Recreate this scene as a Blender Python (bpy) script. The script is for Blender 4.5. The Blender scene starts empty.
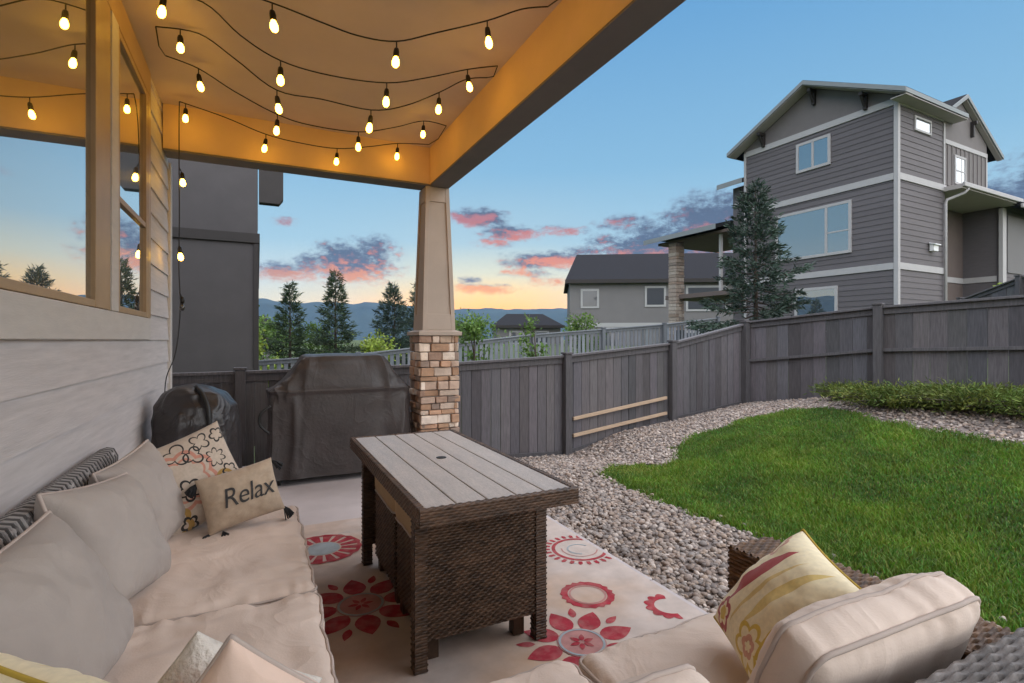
# Back patio at dusk: wicker seating under a string-lit porch, fenced yard, grey houses beyond.
HAZE_D = 0.75e-4; SKY = .68; SUN = 4.0; EXPO = 0.7
# cloud banks: heading, elevation, half widths, weight
CLOUDS = [(2.6, 6.9, 3.0, 1.0, 1.0), (4.6, 7.8, 1.6, 1.2, .9), (9.2, 8.0, 3.6, 1.9, 1.25), (11.0, 9.2, 2.2, 1.5, 1.1), (6.3, 9.6, 1.2, .8, .7), (2.4, 11.8, 1.3, .5, .75),
          (22.5, 13.2, 2.8, .9, 1.1), (26.0, 11.6, 3.2, .8, 1.0), (24.0, 10.6, 2.2, .6, .8), (32.0, 11.8, 2.4, .6, .9), (30.0, 8.6, 5.0, .9, 1.2), (27.5, 7.4, 3.0, .6, .8), (34.0, 9.6, 2.0, .7, .9),
          (22.6, 5.6, 3.4, .55, .95), (21.6, 6.6, 1.4, .5, .7), (30, 6.4, 3, .5, .6),
          (42.5, 9.6, 6.0, 2.2, 1.3), (47.5, 11.8, 4.5, 2.6, 1.3), (38.0, 12.4, 2.6, .8, .9), (36.5, 10.6, 3, .9, .8), (70, 11.0, 5, 2.6, 1.0), (-14, 8, 4, 2, .8), (-9, 13, 3, 1, .6), (95, 9, 12, 3, .9), (150, 12, 15, 4, .9), (-90, 10, 14, 4, .9)]
import bpy, math, random
import numpy as np
from mathutils import Vector, Matrix, noise
random.seed(7); RNG = np.random.default_rng(7)
SC = bpy.context.scene; COL = SC.collection
R = math.radians
# ------------------------------------------------------------------ node helpers
def nd(nt, t, **kw):
    n = nt.nodes.new(t)
    for k, v in kw.items():
        if k.startswith('in_'):
            key = k[3:]; key = int(key) if key.isdigit() else key.replace('_', ' ')
            n.inputs[key].default_value = v
        else: setattr(n, k, v)
    return n
def lk(nt, a, b): nt.links.new(a, b)
def mathn(nt, op, a, b=None, c=None, clamp=False):
    n = nt.nodes.new('ShaderNodeMath'); n.operation = op; n.use_clamp = clamp
    for i, x in enumerate((a, b, c)):
        if x is None: continue
        if isinstance(x, (int, float)): n.inputs[i].default_value = x
        else: nt.links.new(x, n.inputs[i])
    return n.outputs[0]
def mixc(nt, fac, a, b, mode='MIX'):
    n = nt.nodes.new('ShaderNodeMix'); n.data_type = 'RGBA'; n.blend_type = mode
    for i, x in ((0, fac), (6, a), (7, b)):
        if isinstance(x, (int, float)): n.inputs[i].default_value = x
        elif isinstance(x, (tuple, list)): n.inputs[i].default_value = (*x[:3], 1)
        else: nt.links.new(x, n.inputs[i])
    return n.outputs[2]
def new_mat(name):
    m = bpy.data.materials.new(name); m.use_nodes = True; nt = m.node_tree
    return m, nt, nt.nodes['Principled BSDF']
def M(name, col, rough=.7, var=.15, scale=6, bump=.1, bscale=60, stretch=(1, 1, 1), metal=0, tone=False, col2=None,
      spec=.4, sheen=0, trans=0, bdist=.004, col2_scale=3, col2_amt=.5, rvar=0, fold=0, fscale=9):
    m, nt, p = new_mat(name)
    tc = nd(nt, 'ShaderNodeTexCoord'); mp = nd(nt, 'ShaderNodeMapping'); mp.inputs['Scale'].default_value = stretch
    lk(nt, tc.outputs['Object'], mp.inputs['Vector'])
    n1 = nd(nt, 'ShaderNodeTexNoise', in_Scale=scale, in_Detail=6.0, in_Roughness=.62); lk(nt, mp.outputs[0], n1.inputs['Vector'])
    mr = nd(nt, 'ShaderNodeMapRange'); mr.inputs[1].default_value = .28; mr.inputs[2].default_value = .72
    mr.inputs[3].default_value = 1 - var; mr.inputs[4].default_value = 1 + var
    lk(nt, n1.outputs[0], mr.inputs[0])
    base = col
    if col2:
        n2 = nd(nt, 'ShaderNodeTexNoise', in_Scale=col2_scale, in_Detail=5.0); lk(nt, mp.outputs[0], n2.inputs['Vector'])
        f = nd(nt, 'ShaderNodeMapRange'); f.inputs[1].default_value = .42; f.inputs[2].default_value = .66; f.inputs[4].default_value = col2_amt
        lk(nt, n2.outputs[0], f.inputs[0]); base = mixc(nt, f.outputs[0], col, col2)
    g = nd(nt, 'ShaderNodeCombineColor')
    for i in range(3): lk(nt, mr.outputs[0], g.inputs[i])
    c = mixc(nt, 1.0, base, g.outputs[0], 'MULTIPLY')
    if tone:
        a = nd(nt, 'ShaderNodeAttribute', attribute_name='tone'); c = mixc(nt, 1.0, c, a.outputs['Color'], 'MULTIPLY')
    lk(nt, c, p.inputs['Base Color'])
    p.inputs['Roughness'].default_value = rough; p.inputs['Metallic'].default_value = metal
    p.inputs['Specular IOR Level'].default_value = spec
    if rvar:
        rr = nd(nt, 'ShaderNodeMapRange'); rr.inputs[3].default_value = rough - rvar; rr.inputs[4].default_value = rough + rvar
        lk(nt, n1.outputs[0], rr.inputs[0]); lk(nt, rr.outputs[0], p.inputs['Roughness'])
    if sheen: p.inputs['Sheen Weight'].default_value = sheen
    if bump:
        n3 = nd(nt, 'ShaderNodeTexNoise', in_Scale=bscale, in_Detail=4.0); lk(nt, mp.outputs[0], n3.inputs['Vector'])
        b = nd(nt, 'ShaderNodeBump'); b.inputs['Strength'].default_value = bump; b.inputs['Distance'].default_value = bdist
        lk(nt, n3.outputs[0], b.inputs['Height']); lk(nt, b.outputs[0], p.inputs['Normal'])
        if fold:                                   # soft creases in cloth
            n4 = nd(nt, 'ShaderNodeTexNoise', in_Scale=fscale, in_Detail=3.0, in_Roughness=.45, in_Distortion=1.6); lk(nt, mp.outputs[0], n4.inputs['Vector'])
            rg = mathn(nt, 'POWER', mathn(nt, 'SUBTRACT', 1.0, mathn(nt, 'MULTIPLY', mathn(nt, 'ABSOLUTE', mathn(nt, 'SUBTRACT', n4.outputs[0], .5)), 4.0, clamp=True)), 2.2)
            b2 = nd(nt, 'ShaderNodeBump'); b2.inputs['Strength'].default_value = fold; b2.inputs['Distance'].default_value = .012; lk(nt, rg, b2.inputs['Height']); lk(nt, b.outputs[0], b2.inputs['Normal']); lk(nt, b2.outputs[0], p.inputs['Normal'])
    if trans:
        out = nt.nodes['Material Output']; t = nd(nt, 'ShaderNodeBsdfTranslucent'); lk(nt, c, t.inputs[0])
        mx = nd(nt, 'ShaderNodeMixShader'); mx.inputs[0].default_value = trans
        lk(nt, p.outputs[0], mx.inputs[1]); lk(nt, t.outputs[0], mx.inputs[2]); lk(nt, mx.outputs[0], out.inputs[0])
    return m
# ------------------------------------------------------------------ mesh builder
class MB:
    def __init__(s): s.v = []; s.f = []; s.m = []; s.t = []
    def add(s, vs, fs, mi=0, tone=1.0):
        o = len(s.v); s.v.extend([tuple(v) for v in vs]); s.f.extend([tuple(i + o for i in f) for f in fs])
        s.m.extend([mi] * len(fs)); s.t.extend([tone] * len(fs)); return s
    def box(s, x0, x1, y0, y1, z0, z1, mi=0, tone=1.0, X=None):
        vs = [Vector((x, y, z)) for z in (z0, z1) for y in (y0, y1) for x in (x0, x1)]
        if X is not None: vs = [X @ v for v in vs]
        return s.add(vs, [(0, 2, 3, 1), (4, 5, 7, 6), (0, 1, 5, 4), (2, 6, 7, 3), (0, 4, 6, 2), (1, 3, 7, 5)], mi, tone)
    def prism(s, quad_a, quad_b, mi=0, tone=1.0):          # two matching polygons joined
        n = len(quad_a); vs = list(quad_a) + list(quad_b)
        fs = [tuple(range(n))[::-1], tuple(range(n, 2 * n))] + [(i, (i + 1) % n, n + (i + 1) % n, n + i) for i in range(n)]
        return s.add(vs, fs, mi, tone)
    def tube(s, pts, r, n=8, mi=0, tone=1.0, closed=False, caps=True):
        pts = [Vector(p) for p in pts]; k = len(pts); rs = r if isinstance(r, (list, tuple)) else [r] * k
        vs = []; up = Vector((0, 0, 1)); prev = None
        for i, p in enumerate(pts):
            a = pts[(i - 1) % k] if (closed or i > 0) else p; b = pts[(i + 1) % k] if (closed or i < k - 1) else p
            t = (b - a).normalized() if (b - a).length > 1e-9 else Vector((0, 0, 1))
            if prev is None:
                u = t.cross(up); u = u.normalized() if u.length > 1e-3 else t.cross(Vector((1, 0, 0))).normalized()
            else:
                u = prev - t * prev.dot(t); u = u.normalized() if u.length > 1e-6 else t.cross(up).normalized()
            prev = u; w = t.cross(u)
            for j in range(n):
                q = 2 * math.pi * j / n; vs.append(p + (u * math.cos(q) + w * math.sin(q)) * rs[i])
        fs = []
        for i in range(k if closed else k - 1):
            i2 = (i + 1) % k
            for j in range(n): fs.append((i * n + j, i * n + (j + 1) % n, i2 * n + (j + 1) % n, i2 * n + j))
        if caps and not closed: fs += [tuple(range(n))[::-1], tuple((k - 1) * n + j for j in range(n))]
        return s.add(vs, fs, mi, tone)
    def lathe(s, prof, n=16, c=(0, 0, 0), mi=0, tone=1.0):
        vs = []; c = Vector(c)
        for r, z in prof:
            for j in range(n):
                q = 2 * math.pi * j / n; vs.append(c + Vector((r * math.cos(q), r * math.sin(q), z)))
        fs = [(i * n + j, i * n + (j + 1) % n, (i + 1) * n + (j + 1) % n, (i + 1) * n + j) for i in range(len(prof) - 1) for j in range(n)]
        fs += [tuple(range(n))[::-1], tuple((len(prof) - 1) * n + j for j in range(n))]
        return s.add(vs, fs, mi, tone)
    def grid(s, P, mi=0, tone=1.0, closed_u=False):         # P[i][j] points
        a = len(P); b = len(P[0]); vs = [p for row in P for p in row]; fs = []
        for i in range(a - 1 if not closed_u else a):
            i2 = (i + 1) % a
            for j in range(b - 1): fs.append((i * b + j, i2 * b + j, i2 * b + j + 1, i * b + j + 1))
        return s.add(vs, fs, mi, tone)
    def build(s, name, mats, parent=None, smooth=False, bevel=0, fixn=True):
        return mk(name, s.v, s.f, mats, parent, smooth, bevel, s.m, s.t, fixn)
def mk(name, v, f, mats, parent=None, smooth=False, bevel=0, mi=None, tone=None, fixn=True):
    me = bpy.data.meshes.new(name); me.from_pydata([tuple(x) for x in v], [], f); mats = mats if isinstance(mats, (list, tuple)) else [mats]
    for m in mats: me.materials.append(m)
    if mi is not None and len(mats) > 1: me.polygons.foreach_set('material_index', mi)
    if tone is not None:
        a = me.attributes.new('tone', 'FLOAT_COLOR', 'FACE'); arr = np.ones((len(f), 4), np.float32)
        t = np.array([(x, x, x) if isinstance(x, (int, float)) else x for x in tone], np.float32)
        if len(t): arr[:, :3] = t
        a.data.foreach_set('color', arr.ravel())
    if fixn:
        import bmesh
        bm = bmesh.new(); bm.from_mesh(me); bmesh.ops.recalc_face_normals(bm, faces=bm.faces); bm.to_mesh(me); bm.free()
    if smooth: me.polygons.foreach_set('use_smooth', [True] * len(me.polygons))
    me.update(); o = bpy.data.objects.new(name, me); COL.objects.link(o)
    if bevel:
        b = o.modifiers.new('bevel', 'BEVEL'); b.width = bevel; b.segments = 2; b.limit_method = 'ANGLE'; b.angle_limit = R(40)
    if parent is not None: adopt(o, parent)
    return o
def adopt(o, parent):
    o.parent = parent
    w = Matrix.Identity(4); q = parent
    w = parent_world(q); o.matrix_parent_inverse = w.inverted(); return o
def parent_world(q):
    m = Matrix.LocRotScale(q.location, q.rotation_euler, q.scale)
    if q.parent is None: return m
    return parent_world(q.parent) @ q.matrix_parent_inverse @ m
def np_mesh(name, verts, tris, mat, tone=None, smooth=False, parent=None):
    me = bpy.data.meshes.new(name); nv = len(verts); nf = len(tris); k = tris.shape[1]
    me.vertices.add(nv); me.vertices.foreach_set('co', np.ascontiguousarray(verts, np.float32).ravel())
    me.loops.add(nf * k); me.loops.foreach_set('vertex_index', np.ascontiguousarray(tris, np.int32).ravel())
    me.polygons.add(nf); me.polygons.foreach_set('loop_start', np.arange(0, nf * k, k, dtype=np.int32))
    if smooth: me.polygons.foreach_set('use_smooth', np.ones(nf, bool))
    me.update(calc_edges=True)
    if tone is not None:
        a = me.attributes.new('tone', 'FLOAT_COLOR', 'FACE'); arr = np.ones((nf, 4), np.float32); arr[:, :3] = tone; a.data.foreach_set('color', arr.ravel())
    me.materials.append(mat); o = bpy.data.objects.new(name, me); COL.objects.link(o)
    if parent is not None: adopt(o, parent)
    return o
def tag(o, label=None, cat=None, group=None, kind=None):
    if label: o['label'] = label
    if cat: o['category'] = cat
    if group: o['group'] = group
    if kind: o['kind'] = kind
    return o
def thing(name, label, cat, loc=(0, 0, 0), rotz=0, group=None):
    o = bpy.data.objects.new(name, None); COL.objects.link(o); o.location = loc; o.rotation_euler = (0, 0, rotz); o.empty_display_size = .2
    return tag(o, label, cat, group)
def fbm(p, s, o=4): return noise.fractal(Vector(p) * s, 1.0, 2.0, o, noise_basis='PERLIN_ORIGINAL')
# ------------------------------------------------------------------ terrain height
def sm(a, b, x):
    t = np.clip((x - a) / (b - a), 0, 1); return t * t * (3 - 2 * t)
def H(x, y):
    x = np.asarray(x, float); y = np.asarray(y, float)
    A = np.interp(x, [-60, -6, 1.9, 2.8, 3.9, 5.86, 7.5, 9, 16, 40, 80], [-1.5, -.35, -.07, -.12, -.16, .02, .2, .42, .75, .9, 1.2])
    B = .32 * np.clip((6.3 - y) / 2.2, 0, 1) * sm(4.0, 7.6, x)
    low = -.16 * sm(4.6, 6.2, y) * (1 - sm(3.9, 5.0, x))
    far = -.9 * sm(7, 22, y) * (1 - sm(6, 16, x))
    return A + B + low + far
def Hs(x, y): return float(H(x, y))
# ------------------------------------------------------------------ materials
m_siding = M('painted_siding', (.575, .53, .515), .6, .12, 5, .35, 30, (6, .6, 9), bdist=.003)
m_trim = M('almond_trim', (.58, .54, .50), .55, .07, 5, .15, 40, (5, 1, 5))
m_winframe = M('tan_window_frame', (.40, .27, .15), .45, .08, 6, .05, 40)
m_ceil = M('porch_ceiling_paint', (.53, .43, .355), .7, .06, 2.5, .12, 90)
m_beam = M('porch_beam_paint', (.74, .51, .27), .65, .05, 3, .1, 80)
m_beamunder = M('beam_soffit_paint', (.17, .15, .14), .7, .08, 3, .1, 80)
m_column = M('column_paint', (.47, .385, .32), .65, .06, 4, .12, 70)
m_darkcord = M('black_rubber', (.012, .011, .010), .5, .2, 20, 0)
m_concrete = M('concrete', (.54, .48, .475), .75, .10, 2.2, .18, 120, col2=(.42, .37, .36), col2_scale=1.2, col2_amt=.5)
m_wood_fence = M('stained_fence_boards', (.112, .104, .110), .8, .28, 7, .4, 26, (9, 9, .8), tone=True, bdist=.003)
m_newwood = M('fresh_lumber', (.50, .36, .25), .7, .15, 7, .2, 30, (1, 9, 9))
m_fabric = M('beige_outdoor_fabric', (.77, .63, .535), .92, .07, 2.5, .4, 190, sheen=.1, bdist=.002, col2=(.65, .52, .43), col2_scale=2.2, col2_amt=.45, fold=.17, fscale=4)
m_piping = M('fabric_piping', (.52, .43, .38), .9, .08, 8, .2, 300, bdist=.001)
m_greyfabric = M('stone_grey_fabric', (.42, .365, .325), .92, .07, 2.5, .4, 190, sheen=.1, bdist=.002, col2=(.35, .31, .29), col2_scale=3, col2_amt=.5, fold=.15, fscale=3.5)
m_wicker = M('brown_wicker', (.085, .047, .027), .42, .4, 14, .2, 200, tone=True, spec=.45)
m_wicker_warm = M('amber_wicker', (.14, .075, .038), .5, .4, 14, .2, 200, tone=True)
m_wicker_grey = M('grey_wicker', (.17, .15, .14), .55, .4, 14, .2, 200, tone=True)
m_rope = M('two_tone_rope', (.30, .28, .27), .7, .2, 14, .2, 200, tone=True)
m_table_top = M('composite_planks', (.62, .55, .50), .38, .14, 5, .4, 160, (6, 1, 6), rvar=.16, bdist=.003, spec=.5, col2=(.38, .33, .30), col2_scale=34, col2_amt=.45)
m_cover = M('dark_grill_cover', (.050, .040, .038), .46, .25, 5, .3, 40, spec=.5, bdist=.006, fold=.16, fscale=3)
m_cover2 = M('black_kettle_cover', (.026, .022, .023), .40, .2, 5, .3, 30, spec=.6, bdist=.008, fold=.35, fscale=4)
m_black = M('black_plastic', (.015, .015, .015), .45, .1, 8, 0)
m_stone = M('ledge_stone', (.62, .55, .49), .85, .22, 9, .7, 34, tone=True, bdist=.01)
m_mortar = M('mortar', (.30, .26, .23), .9, .15, 14, .3, 60)
m_ns = M('grey_brown_siding', (.118, .105, .110), .7, .10, 3, .2, 30, (1, 1, 8), tone=True)
m_ns2 = M('grey_gable_panel', (.152, .135, .132), .7, .06, 3, .1, 30)
m_ns3 = M('taupe_porch_wall', (.13, .10, .09), .75, .08, 3, .1, 30)
m_wtrim = M('pale_house_trim', (.40, .385, .385), .6, .05, 4, .1, 30)
m_roof = M('asphalt_shingles', (.026, .026, .030), 1.0, .25, 9, .5, 40, (1, 3, 3), spec=.08)
m_bracket = M('dark_bracket_wood', (.025, .02, .018), .6, .1, 6, 0)
m_nwall = M('charcoal_stucco', (.082, .075, .077), .85, .08, 3, .2, 140)
m_nband = M('dark_band_board', (.04, .035, .034), .75, .1, 4, .1, 60)
m_far = M('far_house_paint', (.165, .158, .158), .8, .05, 1, 0)
m_fartrim = M('far_house_trim', (.36, .36, .36), .8, .05, 1, 0)
m_fence_b = M('weathered_blue_grey_fence', (.185, .197, .22), .85, .2, 5, .2, 20, (6, 6, .8), tone=True)
m_bark = M('bark', (.07, .05, .04), .9, .3, 12, .5, 30, (4, 4, 1))
m_needle = M('spruce_needles', (.042, .070, .050), .7, .3, 9, 0, tone=True, trans=.15)
m_needle2 = M('pine_needles', (.045, .075, .036), .7, .3, 9, 0, tone=True, trans=.15)
m_leaf = M('green_leaves', (.115, .195, .040), .55, .3, 9, 0, tone=True, trans=.35)
m_leafy = M('yellow_green_leaves', (.24, .31, .05), .55, .3, 9, 0, tone=True, trans=.35)
m_juniper = M('juniper_sprigs', (.12, .165, .035), .7, .3, 9, 0, tone=True, trans=.2)
m_grass = M('grass_blades', (.122, .215, .026), .6, .25, 1.6, 0, tone=True, trans=.3)
m_gravel = M('river_gravel', (.315, .275, .25), .75, .25, 40, .3, 120, tone=True)
m_socket = M('black_socket', (.012, .010, .009), .4, .1, 9, 0)
m_clearbulb = M('dark_clear_bulb', (.05, .045, .04), .1, .1, 9, 0, spec=.8)
m_white_fix = M('white_plastic', (.75, .75, .75), .5, .03, 4, 0)
def glass_mat(name, tint, refl):
    m, nt, p = new_mat(name)
    out = nt.nodes['Material Output']; p.inputs['Base Color'].default_value = (*tint, 1); p.inputs['Roughness'].default_value = .3
    g = nd(nt, 'ShaderNodeBsdfGlossy'); g.inputs['Roughness'].default_value = .0; g.inputs['Color'].default_value = (.93, .95, .96, 1)
    n1 = nd(nt, 'ShaderNodeTexNoise', in_Scale=.9, in_Detail=1.0); tc = nd(nt, 'ShaderNodeTexCoord'); lk(nt, tc.outputs['Object'], n1.inputs['Vector'])
    b = nd(nt, 'ShaderNodeBump'); b.inputs['Strength'].default_value = .02; b.inputs['Distance'].default_value = .02; lk(nt, n1.outputs[0], b.inputs['Height']); lk(nt, b.outputs[0], g.inputs['Normal'])
    fr = nd(nt, 'ShaderNodeFresnel'); fr.inputs[0].default_value = 1.9
    f = mathn(nt, 'ADD', fr.outputs[0], refl, clamp=True)
    mx = nd(nt, 'ShaderNodeMixShader'); lk(nt, f, mx.inputs[0]); lk(nt, p.outputs[0], mx.inputs[1]); lk(nt, g.outputs[0], mx.inputs[2]); lk(nt, mx.outputs[0], out.inputs[0])
    return m
m_pane = glass_mat('porch_window_glass', (.012, .010, .009), .42)
m_pane2 = glass_mat('house_window_glass', (.03, .035, .045), .26)
m_pane3 = glass_mat('far_window_glass', (.05, .055, .065), -.05)
def bulb_mat():
    m, nt, p = new_mat('lit_filament_bulb'); out = nt.nodes['Material Output']
    e = nd(nt, 'ShaderNodeEmission'); e.inputs[0].default_value = (1, .52, .045, 1); e.inputs[1].default_value = BULB
    lk(nt, e.outputs[0], out.inputs[0]); return m
BULB = 20.0
m_bulb = bulb_mat()
# patterned fabrics ---------------------------------------------------
def pattern_mat(name, base, cols, kind, rough=.9):
    m, nt, p = new_mat(name); tc = nd(nt, 'ShaderNodeTexCoord'); uv = tc.outputs['UV']
    c = base
    if kind == 'medallion':                 # scalloped rings and dark scroll motifs
        sep = nd(nt, 'ShaderNodeSeparateXYZ'); lk(nt, uv, sep.inputs[0])
        def motif(cx, cy, rad, lobes, wid, col, c, amp=.16, wig=0):
            dx = mathn(nt, 'SUBTRACT', sep.outputs[0], cx); dy = mathn(nt, 'SUBTRACT', sep.outputs[1], cy)
            r = mathn(nt, 'SQRT', mathn(nt, 'ADD', mathn(nt, 'MULTIPLY', dx, dx), mathn(nt, 'MULTIPLY', dy, dy)))
            a = mathn(nt, 'ARCTAN2', dy, dx)
            w = mathn(nt, 'MULTIPLY', mathn(nt, 'ABSOLUTE', mathn(nt, 'SINE', mathn(nt, 'MULTIPLY', a, lobes / 2))), amp * rad)
            e = mathn(nt, 'ABSOLUTE', mathn(nt, 'SUBTRACT', mathn(nt, 'SUBTRACT', r, w), rad))
            f = mathn(nt, 'LESS_THAN', e, wid)
            return mixc(nt, f, c, col)
        for args in cols:
            if args[0] == 'lens':
                _, cx, cy, hw, hh, col = args; q = mathn(nt, 'DIVIDE', mathn(nt, 'SUBTRACT', sep.outputs[1], cy), hh)
                wd = mathn(nt, 'MULTIPLY', mathn(nt, 'SUBTRACT', 1.0, mathn(nt, 'MULTIPLY', q, q)), hw)
                c = mixc(nt, mathn(nt, 'LESS_THAN', mathn(nt, 'ABSOLUTE', mathn(nt, 'SUBTRACT', sep.outputs[0], mathn(nt, 'ADD', cx, mathn(nt, 'MULTIPLY', q, .06)))), wd), c, col)
            else: c = motif(*args[:6], c, *args[6:])
    elif kind == 'floral':
        v = nd(nt, 'ShaderNodeTexVoronoi', in_Scale=3.2, in_Randomness=.8); lk(nt, uv, v.inputs['Vector'])
        for lo, hi, col in cols:
            f = mathn(nt, 'MULTIPLY', mathn(nt, 'GREATER_THAN', v.outputs['Distance'], lo), mathn(nt, 'LESS_THAN', v.outputs['Distance'], hi))
            c = mixc(nt, f, c, col)
        n = nd(nt, 'ShaderNodeTexNoise', in_Scale=3.0, in_Detail=3.0); lk(nt, uv, n.inputs['Vector'])
        f = nd(nt, 'ShaderNodeMapRange'); f.inputs[1].default_value = .52; f.inputs[2].default_value = .60; lk(nt, n.outputs[0], f.inputs[0])
        c = mixc(nt, mathn(nt, 'MULTIPLY', f.outputs[0], .75), c, (.62, .42, .07))
    if isinstance(c, tuple):
        p.inputs['Base Color'].default_value = (*c, 1)
    else:
        n = nd(nt, 'ShaderNodeTexNoise', in_Scale=30.0, in_Detail=3.0); lk(nt, uv, n.inputs['Vector'])
        f = nd(nt, 'ShaderNodeMapRange'); f.inputs[3].default_value = .8; f.inputs[4].default_value = 1.15; lk(nt, n.outputs[0], f.inputs[0])
        g = nd(nt, 'ShaderNodeCombineColor')
        for i in range(3): lk(nt, f.outputs[0], g.inputs[i])
        lk(nt, mixc(nt, 1.0, c, g.outputs[0], 'MULTIPLY'), p.inputs['Base Color'])
    p.inputs['Roughness'].default_value = rough; p.inputs['Sheen Weight'].default_value = .2
    n3 = nd(nt, 'ShaderNodeTexNoise', in_Scale=220.0); lk(nt, uv, n3.inputs['Vector'])
    b = nd(nt, 'ShaderNodeBump'); b.inputs['Strength'].default_value = .3; b.inputs['Distance'].default_value = .001
    lk(nt, n3.outputs[0], b.inputs['Height']); lk(nt, b.outputs[0], p.inputs['Normal'])
    return m
DK = (.03, .027, .027); PK = (.55, .25, .18); OC = (.42, .25, .07)
m_medal = pattern_mat('scroll_print_cotton', (.55, .45, .36), [
    (.42, .52, .27, 8, .022, PK, .2), (.42, .52, .20, 8, .013, PK, .2), (.80, .22, .17, 6, .022, OC, .3), (.16, .12, .13, 6, .03, OC, .3),
    (.42, .40, .075, 5, .013, DK, .6), (.60, .74, .05, 3, .010, DK, 1.1), (.80, .62, .06, 7, .009, DK, .8), (.45, .82, .06, 3, .010, DK, 1.2),
    (.72, .86, .05, 4, .010, DK, 1.1), (.92, .86, .05, 5, .011, DK, .6), (.12, .87, .07, 5, .02, DK, .7), (.88, .42, .05, 5, .011, DK, .6),
    (.60, .10, .06, 5, .014, DK, .6), (.30, .06, .05, 5, .014, DK, .6)], 'medallion')
m_burlap = M('natural_burlap', (.46, .35, .25), .9, .12, 40, .5, 500, bdist=.001, sheen=.2)
YE = (.74, .52, .10); RD = (.45, .07, .07)
m_floral = pattern_mat('yellow_floral_cotton', (.95, .82, .55), [('lens', .30, .56, .07, .34, RD), ('lens', .62, .60, .05, .36, (.80, .60, .22)), ('lens', .86, .45, .06, .3, YE), ('lens', .46, .5, .02, .4, (.80, .60, .25)),
    (.25, .13, .075, 5, .022, RD, .5), (.25, .13, .02, 5, .025, YE, .4), (.70, .17, .10, 6, .018, YE, .5), (.70, .17, .04, 5, .02, (.70, .36, .25), .4), (.10, .80, .07, 5, .02, (.70, .36, .25), .5)], 'medallion')
m_yellowpipe = M('mustard_piping', (.55, .38, .06), .85, .1, 9, 0)
m_fluffy = M('ivory_boucle', (.80, .74, .66), .95, .12, 30, .9, 90, bdist=.01, sheen=.4)
m_peach = M('peach_cotton', (.78, .58, .47), .9, .1, 5, .25, 300, bdist=.001, sheen=.2, fold=.15, fscale=6)
m_tassel = M('charcoal_tassel_yarn', (.03, .03, .033), .9, .2, 20, .4, 90)
m_text = M('charcoal_print', (.05, .048, .048), .9, .3, 60, 0)
m_tan = M('tan_cushion_fabric', (.50, .35, .20), .9, .08, 6, .2, 300)
# ground ---------------------------------------------------------------
m_ground = M('ground_soil_and_turf', (1, 1, 1), .95, .25, 5, .5, 30, tone=True, bdist=.02)
def hills_mat():
    return M('forest_hillside', (.022, .034, .036), .95, .3, .01, 0, col2=(.035, .048, .040), col2_scale=.006)
m_hills = hills_mat()
# ------------------------------------------------------------------ soft goods
def mat4(loc, rot=(0, 0, 0)):
    from mathutils import Euler
    return Matrix.Translation(loc) @ Euler(rot, 'XYZ').to_matrix().to_4x4()
def frame(loc, nrm, up=(0, 0, 1), roll=0):       # local z = normal, local y ~ up
    n = Vector(nrm).normalized(); x = Vector(up).cross(n).normalized(); y = n.cross(x)
    m = Matrix((x, y, n)).transposed().to_4x4(); return Matrix.Translation(loc) @ m @ Matrix.Rotation(roll, 4, 'Z')
def pillow_z(u, v, t, p, e, wr, seed, side, bulge_low=0):
    z = t / 2 * (max(0.0, 1 - abs(u) ** p) * max(0.0, 1 - abs(v) ** p)) ** e * (1 - bulge_low * v)
    edge = max(abs(u), abs(v)) ** 3
    q = noise.noise(Vector((u * 2.2 + seed, v * 2.2, side * 3.1 + seed))); q2 = noise.noise(Vector((u * 5 + seed * 2, v * 5, side * 5)))
    ang = math.atan2(v, u); pk = (1.2 * noise.noise(Vector((ang * 9, seed, max(abs(u), abs(v)) * 1.5))) + .8 * math.sin(ang * 5 + 5 * q + seed) * .5) * edge
    prof = max(0, (1 - abs(u) ** 6) * (1 - abs(v) ** 6))
    return side * (z + (q * wr * 1.8 + q2 * wr * .6 + pk * wr * 1.1) * prof) + side * .003
def pillow(name, w, h, t, X, mats, parent=None, n=48, pinch=.07, wr=.006, seed=0, p=3.2, e=.52, bulge_low=0):
    vs = []; fs = []; uvs = []; mi = []
    for side in (1, -1):
        o = len(vs)
        for j in range(n + 1):
            for i in range(n + 1):
                u = -math.cos(math.pi * i / n) * .35 + (2 * i / n - 1) * .65; v = -math.cos(math.pi * j / n) * .35 + (2 * j / n - 1) * .65
                x = w / 2 * u * (1 - pinch * (1 - v * v)); y = h / 2 * v * (1 - pinch * (1 - u * u))
                vs.append(X @ Vector((x, y, pillow_z(u, v, t, p, e, wr, seed, side, bulge_low)))); uvs.append(((u + 1) / 2, (v + 1) / 2))
        for j in range(n):
            for i in range(n):
                a = o + j * (n + 1) + i; fs.append((a, a + 1, a + n + 2, a + n + 1)[::side]); mi.append(0 if side == 1 else len(mats) - 1)
    m1 = (n + 1) ** 2                                # close the rim
    rim = [i for i in range(n)] + [j * (n + 1) + n for j in range(n)] + [n * (n + 1) + n - i for i in range(n)] + [(n - j) * (n + 1) for j in range(n)]
    for k in range(len(rim)):
        a, b = rim[k], rim[(k + 1) % len(rim)]; fs.append((a, a + m1, b + m1, b)); mi.append(0)
    me = bpy.data.meshes.new(name); me.from_pydata([tuple(v) for v in vs], [], fs)
    for m in mats: me.materials.append(m)
    if len(mats) > 1: me.polygons.foreach_set('material_index', mi)
    ul = me.uv_layers.new(name='UVMap'); li = np.empty(len(me.loops), np.int32); me.loops.foreach_get('vertex_index', li)
    ul.data.foreach_set('uv', np.array(uvs, np.float32)[li].ravel())
    me.polygons.foreach_set('use_smooth', [True] * len(fs)); me.update()
    o = bpy.data.objects.new(name, me); COL.objects.link(o)
    if parent is not None: adopt(o, parent)
    return o, [vs[i] for i in rim]
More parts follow.
